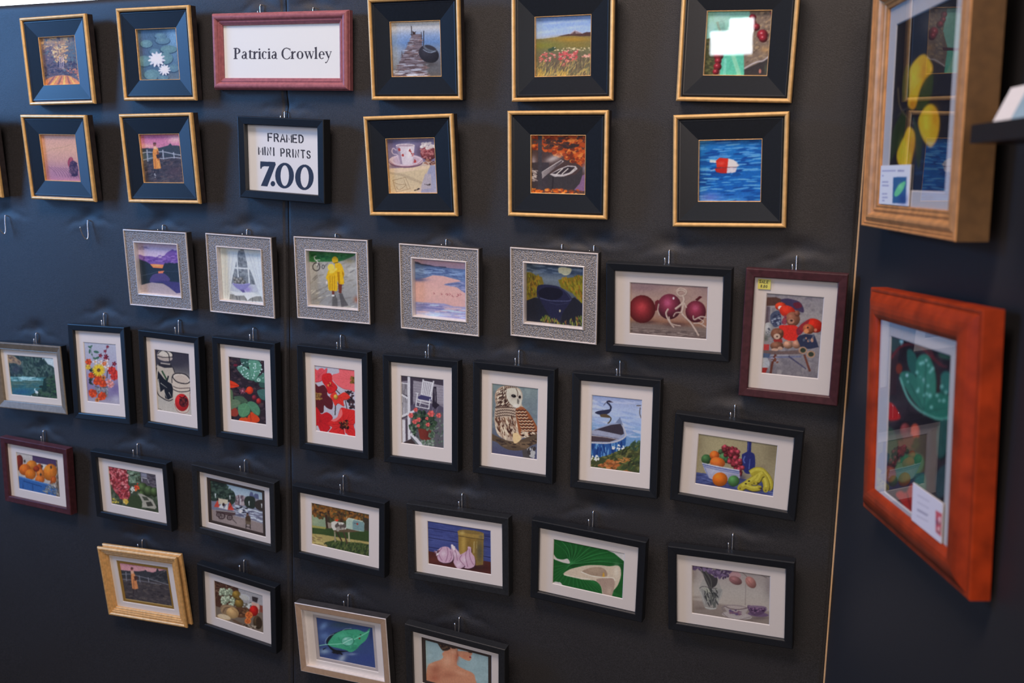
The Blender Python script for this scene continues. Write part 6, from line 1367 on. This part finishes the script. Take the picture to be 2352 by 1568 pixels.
PICS = [
 ('a_road','A',-1.6317,0.2308,-0.59,4.50,0.1738,0.1711,'square black frame with gold lip around an autumn road print'),
 ('a_lily','A',-1.3804,0.2364,0.41,4.92,0.1750,0.1719,'square black frame with gold lip around a white water lily print'),
 ('a_dock','A',-0.8244,0.2300,0.56,6.30,0.1737,0.1682,'square black frame with gold lip around a wooden dock and inner tube print'),
 ('a_meadow','A',-0.5605,0.2262,-0.15,3.87,0.1733,0.1711,'square black frame with gold lip around a meadow with pink flowers print'),
 ('a_berry','A',-0.2829,0.2222,1.63,4.65,0.1735,0.1711,'square black frame with gold lip around a red berries and mint leaf print'),
 ('a_sand','A',-1.6381,0.0396,0.53,6.36,0.1739,0.1713,'square black frame with gold lip around a peach sand and pine cone print'),
 ('a_coat','A',-1.3790,0.0407,-0.73,5.31,0.1761,0.1711,'square black frame with gold lip around a woman in a long yellow coat print'),
 ('a_cup','A',-0.8313,0.0342,-1.44,5.40,0.1725,0.1720,'square black frame with gold lip around a flowered teacup and napkin print'),
 ('a_boat','A',-0.5625,0.0395,0.06,4.36,0.1728,0.1720,'square black frame with gold lip around a rowing boat under orange leaves print'),
 ('a_buoy','A',-0.2835,0.0338,-1.48,3.91,0.1733,0.1712,'square black frame with gold lip around a red and white buoy on blue water print'),
 ('sliver','A',-1.8960,0.0410,0.30,5.60,0.1738,0.1711,'dark square frame cut off by the left edge beside the peach sand print'),
 ('s_lake','S',-1.3955,-0.1754,0.29,5.01,0.1562,0.1535,'square silver embossed frame around a purple sunset lake print'),
 ('s_window','S',-1.1969,-0.1764,1.17,4.84,0.1506,0.1536,'square silver embossed frame around a white curtained window and bowl print'),
 ('s_rain','S',-0.9939,-0.1736,0.24,4.05,0.1564,0.1531,'square silver embossed frame around two children in yellow raincoats print'),
 ('s_beach','S',-0.7744,-0.1772,1.20,5.73,0.1532,0.1532,'square silver embossed frame around a pink beach with sand writing print'),
 ('s_night','S',-0.5617,-0.1734,1.28,7.18,0.1539,0.1533,'square silver embossed frame around a dark blue boat in ochre grass print'),
 ('l_onion','L',-0.3689,-0.1867,0.00,7.11,0.2013,0.1493,'wide black frame around a red onions tied with straw print'),
 ('p_bears','P',-0.1751,-0.2136,0.69,3.55,0.1489,0.2015,'tall plum frame around a teddy bears print with a yellow sticker'),
 ('w_heron','W',-1.7599,-0.4285,-1.53,2.60,0.2019,0.1481,'wide pewter frame around a white heron on a green river print'),
 ('p_bouquet','P',-1.5630,-0.4029,-1.33,0.83,0.1530,0.2030,'tall black frame around a bouquet with a yellow daisy print'),
 ('p_jars','P',-1.3724,-0.4025,1.23,2.92,0.1511,0.2033,'tall black frame around two glass canning jars print'),
 ('p_strawb','P',-1.1914,-0.4014,0.79,2.60,0.1473,0.2035,'tall black frame around wild strawberry leaves with dew print'),
 ('p_cosmos','P',-0.9925,-0.4010,0.86,2.94,0.1521,0.2033,'tall black frame around large red and pink flowers print'),
 ('p_rocker','P',-0.8105,-0.4026,-0.19,1.64,0.1510,0.2020,'tall black frame around a white rocking chair and flowerpot print'),
 ('p_owl','P',-0.6302,-0.3994,0.47,2.79,0.1507,0.2021,'tall black frame around a barred owl on a branch print'),
 ('p_canoe','P',-0.4487,-0.4011,-0.31,1.43,0.1509,0.2004,'tall black frame around a heron and blue boat print'),
 ('l_fruit','L',-0.2488,-0.4261,2.00,5.05,0.1994,0.1496,'wide black frame around a fruit bowl with blue bottle print'),
 ('l_pumpkin','L',-1.7550,-0.6460,1.26,2.72,0.1948,0.1498,'wide plum frame around orange pumpkins in a blue cart print'),
 ('l_garden','L',-1.4845,-0.6407,0.74,4.66,0.2024,0.1490,'wide black frame around a garden path and red flowers print'),
 ('l_sails','L',-1.2216,-0.6385,3.59,5.89,0.1988,0.1489,'wide black frame around a cart of toy sailboats by a pond print'),
 ('l_mail','L',-0.9827,-0.6496,1.98,3.39,0.2036,0.1493,'wide black frame around two roadside mailboxes print'),
 ('l_garlic','L',-0.7327,-0.6444,-0.57,3.09,0.2021,0.1473,'wide black frame around garlic bulbs and ochre crock print'),
 ('l_calla','L',-0.4866,-0.6390,2.14,6.79,0.2029,0.1497,'wide black frame around a white calla lily on green leaf print'),
 ('l_tulip','L',-0.2447,-0.6424,-1.74,5.57,0.2009,0.1503,'wide black frame around drooping tulips and two teacups print'),
 ('g_coat','G',-1.4606,-0.8445,-3.18,5.85,0.2121,0.1591,'wide stepped gold frame around a woman in an orange coat print'),
 ('l_basket','L',-1.2179,-0.8459,5.14,7.45,0.1914,0.1514,'wide black frame around a fruit and bread basket print'),
 ('c_leaf','C',-0.9715,-0.8753,-1.66,5.25,0.2030,0.1477,'wide champagne metal frame around a green leaf with water drop print'),
 ('l_back','L',-0.7306,-0.8733,2.65,9.04,0.2013,0.1500,'wide black frame around a bare shouldered figure print'),
 ('sign_name','SN',-1.1070,0.2342,1.16,2.41,0.2949,0.1367,'mauve red framed name sign in the top row'),
 ('sign_price','SP',-1.0988,0.0419,2.29,4.24,0.1877,0.1495,'black framed price sign reading framed mini prints'),
]
GRP = dict(A='square black and gold frames', S='square silver frames', P='tall black frames', L='wide black frames')
for key, typ, x, z, rl, ln, w, h, label in PICS:
    sign = typ in ('SN', 'SP')
    root = empty('framed_sign' if sign else 'picture_frame', T4((x, -.0022, H0 + z)) @ RY(math.radians(rl)) @ T4((0, 0, -h / 2)) @ RX(math.radians(ln)))
    tag(root, label, 'sign' if sign else 'picture', GRP.get(typ))
    make_frame(key, typ, root, w, h)

# the two large frames on the side panel
w, h = .3474, .306
root = empty('picture_frame', PANEL @ T4((.304, -.0085, .1115)) @ RZ(math.radians(-2.14)) @ RY(math.radians(.65)) @ T4((0, 0, -h / 2)) @ RX(math.radians(1.5)))
tag(root, 'large bronze gilt frame around a yellow lemons print on the side panel', 'picture')
ring_obj('moulding', M['bronze'], [(0, 33), (.6, 34.4), (2, 35), (3.6, 34.4), (4.4, 33), (5.6, 32.6), (6.8, 33.4), (8.4, 33.4), (9.4, 32), (11, 31.4), (14, 33), (18, 34), (22, 33), (25, 30.6), (27, 28.4), (29.5, 27.8), (31, 28.8), (33, 28.8), (35, 27.4), (37.5, 26.8), (39, 27.6), (41.5, 27), (42, 25.4), (42, 23)], w, h, root, 1.1, .72)
ring_obj('side_rail', M['bronze_side'], [(1, 0), (0, 1), (0, 33)], w, h, root)['label'] = 'brown outer side'
back(root, w, h)
mat_ring('mat_board', M['mat_white'], -w / 2 + .044, w / 2 - .044, .028, h - .028, -.1, .105, .0495, .2520, .0240, root)
print_mesh('art_print', ART['r_lemon'](), -.101, .106, .0485, .2530, .0226, root)
sheet('glass_pane', M['glass'], -w / 2 + .044, w / 2 - .044, .028, h - .028, .0252, root)
pc = empty('price_card', root.matrix_basis @ T4((-.0620, -.0264, .0310)))
tag(pc, 'white price card with a green leaf picture tucked in the lemon frame', 'price card')
print_mesh('card_face', ART['card_leaf'](), -.0595, .0590, 0, .0485, .0008, pc)
MB().box(-.0597, .0592, -.0007, .0003, 0, .0487).build('card_back', M['mat_white'], pc)

w, h = .3366, .2965
root = empty('picture_frame', PANEL @ T4((.3592, -.004, -.2604)) @ RZ(math.radians(.13)) @ RY(math.radians(-1.89)) @ T4((0, 0, -h / 2)) @ RX(math.radians(1.85)))
tag(root, 'large cherry red wood frame around a strawberry leaf print on the side panel', 'picture')
ring_obj('moulding', M['cherry'], [(1, 0), (0, 1), (0, 20.5), (.8, 22), (2.2, 22.4), (5, 22.2), (6.2, 21.6), (7.4, 22.6), (9.5, 24), (13, 26.2), (18, 28.6), (24, 30.2), (30, 30.8), (36, 30.2), (40, 28.6), (43, 26.4), (44, 24.6), (44, 21)], w, h, root, 1.08, .86)
back(root, w, h)
mat_ring('mat_board', M['mat_white'], -w / 2 + .045, w / 2 - .045, .036, h - .036, -.084, .098, .0440, .2410, .0230, root)
print_mesh('art_print', ART['r_leaf'](), -.085, .099, .0430, .2420, .0216, root)
sheet('glass_pane', M['glass'], -w / 2 + .045, w / 2 - .045, .036, h - .036, .0242, root)
pc = empty('price_card', root.matrix_basis @ T4((.0600, -.0254, .0385)))
tag(pc, 'white price card with a red picture tucked in the cherry frame', 'price card')
print_mesh('card_face', ART['card_red'](), -.0430, .0430, 0, .0440, .0008, pc)
MB().box(-.0432, .0432, -.0007, .0003, 0, .0442).build('card_back', M['mat_white'], pc)

# --------------------------------------------------------------- wire hooks
HOOKS = {'sign_name': [(-1.1579, 0.319), (-1.044, 0.309)], 'sign_price': [(-1.1073, 0.1278)], 's_lake': [(-1.3998, -0.0909)], 's_window': [(-1.1963, -0.0915)], 's_rain': [(-0.9991, -0.0923)],
 's_beach': [(-0.7732, -0.0931)], 's_night': [(-0.5581, -0.0924), (-0.5021, -0.0919)], 'l_onion': [(-0.3757, -0.0938)], 'p_bears': [(-0.1779, -0.0934)], 'w_heron': [(-1.7543, -0.3353)],
 'p_bouquet': [(-1.5613, -0.2783)], 'p_jars': [(-1.3665, -0.2784)], 'p_strawb': [(-1.1859, -0.2807)], 'p_cosmos': [(-0.9885, -0.2793)], 'p_rocker': [(-0.8055, -0.2815)], 'p_owl': [(-0.6304, -0.2775)],
 'p_canoe': [(-0.4496, -0.2797)], 'l_fruit': [(-0.2577, -0.3347)], 'l_pumpkin': [(-1.7473, -0.55)], 'l_garden': [(-1.4843, -0.5479)], 'l_sails': [(-1.2116, -0.5471)], 'l_mail': [(-0.9837, -0.5485)],
 'l_garlic': [(-0.7344, -0.549)], 'l_calla': [(-0.4865, -0.5448)], 'l_tulip': [(-0.249, -0.5473)], 'g_coat': [(-1.4798, -0.756)], 'l_basket': [(-1.2178, -0.7569)], 'c_leaf': [(-0.9736, -0.7855)], 'l_back': [(-0.7362, -0.7854)]}
WHAT = dict(sign_name='name sign', sign_price='price sign', s_lake='sunset lake print', s_window='curtained window print', s_rain='yellow raincoats print', s_beach='pink beach print', s_night='dark blue boat print',
 l_onion='red onions print', p_bears='teddy bears print', w_heron='green river print', p_bouquet='bouquet print', p_jars='canning jars print', p_strawb='strawberry leaves print in the tall black frame', p_cosmos='red flowers print', p_rocker='rocking chair print',
 p_owl='owl print', p_canoe='heron and blue boat print', l_fruit='fruit bowl print', l_pumpkin='pumpkins print', l_garden='garden path print', l_sails='toy sailboats print', l_mail='mailboxes print', l_garlic='garlic print',
 l_calla='calla lily print', l_tulip='tulips and teacups print', g_coat='gold framed coat print', l_basket='bread basket print', c_leaf='leaf and water drop print', l_back='bare shoulders print')
geo = {k: (x, z, math.radians(rl), math.radians(ln), w, h) for k, _, x, z, rl, ln, w, h, _ in PICS}
PIN = []


def hook(x, z, pts, label):
    m = MB().tube(bez(pts, 5), .00105, 6)
    o = m.build('hanging_hook', M['steel'], None, True)
    o.location = (x, 0, H0 + z)
    tag(o, label, 'hook', 'wire hooks pinned in the black fabric'); PIN.append((x, z))


for k, lst in HOOKS.items():
    x0, z0, rl, ln, w, h = geo[k]
    drop = lst[0][1] - (z0 + h / 2)
    room = h * math.sin(ln)                # how far the frame's top leans off the fabric
    d = max(.0035, min(.010, room - .003))
    for n, (x, z) in enumerate(lst):
        side = '' if len(lst) == 1 else ('left of two ' if n == 0 else 'right of two ')
        pts = [(0, .004, 0), (0, -.0012, .0006), (0, -.0030, -.0012), (0, -.0034, -.006), (.0004, -.0030 - d * .1, -.020), (.0004, -.002 - d * .45, -.034), (-.0012, -.002 - d * .7, -.037), (-.0032, -.001 - d * .9, -.032), (-.0050, -.0008 - d, -max(drop, .012) * .62)]
        hook(x, z, pts, f'{side}steel wire hook{"s" if side else ""} above the {WHAT[k]}')
free = [(0, .004, 0), (0, -.0030, .001), (0, -.0045, -.0012), (.0010, -.006, -.012), (.0030, -.0075, -.026), (.0030, -.0085, -.034), (.0012, -.0105, -.0375), (-.0010, -.0140, -.034), (-.0030, -.0185, -.024), (-.0040, -.0215, -.0120)]
hook(-1.8246, -.0862, free, 'empty steel wire hook at the left edge, holding no frame')
hook(-1.5928, -.0885, free, 'empty steel wire hook below the peach sand print')

# -------------------------------------------------------- the display panels
TOP = H0 + .350


def panel(name, x0, x1, label):
    xs = np.concatenate([[x0] if x0 < -2.15 else [], np.arange(max(x0, -2.15), x1 + 1e-6, .004)]); xs[-1] = x1
    zs = np.concatenate([np.linspace(0, H0 - 1.22, 6)[:-1], np.arange(H0 - 1.22, TOP, .004), [TOP]])
    X, Z = np.meshgrid(xs, zs)
    Y = .0006 * np.sin(X * 23 + 2 * np.sin(Z * 9)) * np.sin(Z * 17 + X * 5) + .0006
    for hx, hz in PIN:
        hz = hz + H0
        n = (abs(X - hx) < .14) & (abs(Z - hz) < .09)
        dx, dz = X[n] - hx, Z[n] - hz
        Y[n] += .0040 * np.exp(-((dz - .013) / .013) ** 2 - (dx / .022) ** 2)
        rn = random.Random(int(abs(hx) * 9973 + hz * 7919))
        for s in (1, -1):
            dr = rn.uniform(.05, .5); zr = -.003 - abs(dx) * dr + .002 * np.sin(dx * 160 + hx * 50)
            Y[n] -= rn.uniform(.0002, .0008) * np.exp(-((dz - zr) / .0052) ** 2) * np.exp(-((dx - s * .022) / .028) ** 2)
            Y[n] += rn.uniform(.0006, .0016) * np.exp(-((dz - zr - .011 - .1 * abs(dx)) / .006) ** 2) * np.exp(-((dx - s * .034) / .026) ** 2)
    for e in (x0, x1):
        Y += .0045 * np.exp(-abs(X - e) / .0020)
    Y += .012 * np.exp(-abs(Z - TOP) / .004)
    h, w = X.shape
    v = np.stack([X, Y, Z], -1).reshape(-1, 3); i = np.arange(h * w).reshape(h, w)
    f = np.stack([i[:-1, :-1], i[:-1, 1:], i[1:, 1:], i[1:, :-1]], -1).reshape(-1, 4)
    b = len(v)
    v = np.r_[v, [(x0, .035, 0), (x1, .035, 0), (x1, .035, TOP), (x0, .035, TOP)]]
    f = [tuple(int(q) for q in t) for t in f]
    f += [(b + 1, b, b + 3, b + 2)]
    f += [tuple(int(q) for q in i[-1, :]) + (b + 2, b + 3), tuple(int(q) for q in i[:, 0][::-1]) + (b, b + 3)[::1], tuple(int(q) for q in i[:, -1]) + (b + 2, b + 1)]
    o = obj(name, v, f, M['fabric'])
    me = o.data; fl = [True] * len(me.polygons); fl[-4:] = [False] * 4
    me.polygons.foreach_set('use_smooth', fl)
    return tag(o, label, 'wall', kind='structure')


panel('wall_left', -2.75, SEAM - .0008, 'black fabric display panel left of the seam')
panel('wall_back', SEAM + .0008, G - .0012, 'black fabric display panel right of the seam')
o = MB().box(.0045, 1.75, 0, .035, 0, .350 + H0 + .12).build('wall_right', M['fabric'])
o.matrix_world = T4((G, 0, 0)) @ RZ(-PHI); tag(o, 'black fabric side panel folding towards the viewer', 'wall', kind='structure')
v = []
for z, wd in ((0, .0075), (H0 - .9, .0058), (H0 + .27, .0010), (TOP, .0006)):
    for y in (-.0015, .02): v += [(G - .0010, y, z), (G - .0010 + wd, y, z)]
f = []
for k in range(3):
    a = k * 4
    f += [(a, a + 1, a + 5, a + 4), (a + 1, a + 3, a + 7, a + 5), (a + 3, a + 2, a + 6, a + 7), (a + 2, a, a + 4, a + 6)]
tag(obj('trim_1', v, f, M['oak']), 'thin raw wood edge strip between the two panels', 'trim', kind='structure')
tag(MB().box(-7, 4, -6, 6, -.05, 0).build('floor', M['floor']), 'grey hall carpet', 'floor', kind='structure')

# ------------------------------------------- card stand clipped to the side panel
cs = empty('card_stand', PANEL @ T4((.562, 0, .050)))
tag(cs, 'black plastic card stand clipped to the side panel beside the lemon frame', 'stand')
MB().box(-.012, .13, -.074, -.030, 0, .011).box(-.012, .13, -.074, -.070, .011, .017).build('tray', M['plastic'], cs)
MB().box(.02, .09, -.031, .0, -.002, .010).build('bracket', M['plastic'], cs)
MB().box(-.008, .13, -.034, -.030, .008, .036).build('back_plate', M['plastic'], cs)
pc = empty('price_card', PANEL @ T4((.562, -.0640, .0625)) @ RX(math.radians(-24)))
tag(pc, 'blank looking white card standing in the black stand at the right edge', 'price card')
MB().box(.004, .118, -.0006, .0006, 0, .040).build('card_face', M['mat_white'], pc)
MB().box(.040, .118, -.0010, -.0007, .006, .032).build('card_picture', mat('pale_blue_print', (.30, .45, .55), .6), pc)

# --------------------------------------------------- hall light beyond the panel
hl = empty('ceiling_light', T4((-4.95, 2.95, H0 + 1.0)))
tag(hl, 'bright white hall light glimpsed over the panel at top left', 'light')
MB().box(-1.0, 1.0, -.85, .85, .02, .10).build('lamp_housing', M['housing'], hl)
MB().box(-.95, .95, -.80, .80, 0, .02).build('lamp_diffuser', M['diffuser'], hl)

# --------------------------------------------------------------------- lighting


def area(name, loc, aim, sx, sy, watts, col, spread=180):
    l = bpy.data.lights.new(name, 'AREA'); l.shape = 'RECTANGLE'; l.size, l.size_y = sx, sy
    l.energy = watts; l.color = col; l.spread = math.radians(spread)
    o = bpy.data.objects.new(name, l); COL.objects.link(o)
    o.location = loc
    o.rotation_euler = (Vector(aim) - Vector(loc)).to_track_quat('-Z', 'Y').to_euler()
    return o


area('booth_lamp', (-1.0, -2.1, H0 + 3.0), (-.9, 0, H0 - .4), 1.6, 1.0, 136, (1, .79, .68))
area('aisle_fill', (1.2, -4.0, H0 + .6), (-.6, 0, H0 - .6), 1.6, 1.6, 62, (1, .82, .73))  # added out-of-view fill that brightens the lower mats
area('added_cool_light', (-4.75, -1.55, H0 + .2), (-2.25, 0, H0 + .05), 1.5, 1.8, 6.0, (.18, .44, 1), 56)  # added unseen lamp; its blue stands in for lens haze on the left
area('added_cool_light_high', (-3.8, -1.2, H0 + 1.0), (-2.0, 0, H0 + .35), .8, .6, 9, (.14, .44, 1), 70)  # also added, strengthens that bluish haze tint in the upper left corner
area('aisle_lamp', (-1.225, -4.9, H0 + .125), (-.28, 0, H0 + .2), .25, .14, 2.5, (.86, .93, 1))
area('aisle_lamp_small', (-1.164, -4.9, H0 + .225), (-.28, 0, H0 + .2), .14, .08, 1.0, (.86, .93, 1))

wd = bpy.data.worlds.new('hall'); bpy.context.scene.world = wd; wd.use_nodes = True
wd.node_tree.nodes['Background'].inputs[0].default_value = (.60, .60, .66, 1)
wd.node_tree.nodes['Background'].inputs[1].default_value = .12

# ----------------------------------------------------------------------- camera
cd = bpy.data.cameras.new('camera'); co = bpy.data.objects.new('camera', cd); COL.objects.link(co)
yaw, pitch, roll = math.radians(22.31), math.radians(-8.81), math.radians(1.35)
R = Matrix.Rotation(yaw, 3, 'Z') @ Matrix.Rotation(pitch, 3, 'X')
r, lk, up = R @ Vector((1, 0, 0)), R @ Vector((0, 1, 0)), R @ Vector((0, 0, 1))
r2, u2 = math.cos(roll) * r + math.sin(roll) * up, -math.sin(roll) * r + math.cos(roll) * up
mw = Matrix((r2, u2, -lk)).transposed().to_4x4(); mw.translation = (0, -1.5723, H0)
co.matrix_world = mw
cd.sensor_width = 36; cd.sensor_fit = 'HORIZONTAL'; cd.lens = 2283.3 / 2352 * 36
cd.clip_start = .02
cd.dof.use_dof = True; cd.dof.focus_distance = 1.74; cd.dof.aperture_fstop = 4.0
sc = bpy.context.scene
sc.camera = co
sc.view_settings.view_transform = 'Standard'; sc.view_settings.look = 'None'
sc.view_settings.exposure = 0.0; sc.view_settings.gamma = 1.0; sc.view_settings.use_curve_mapping = False
sc.cycles.use_denoising = True
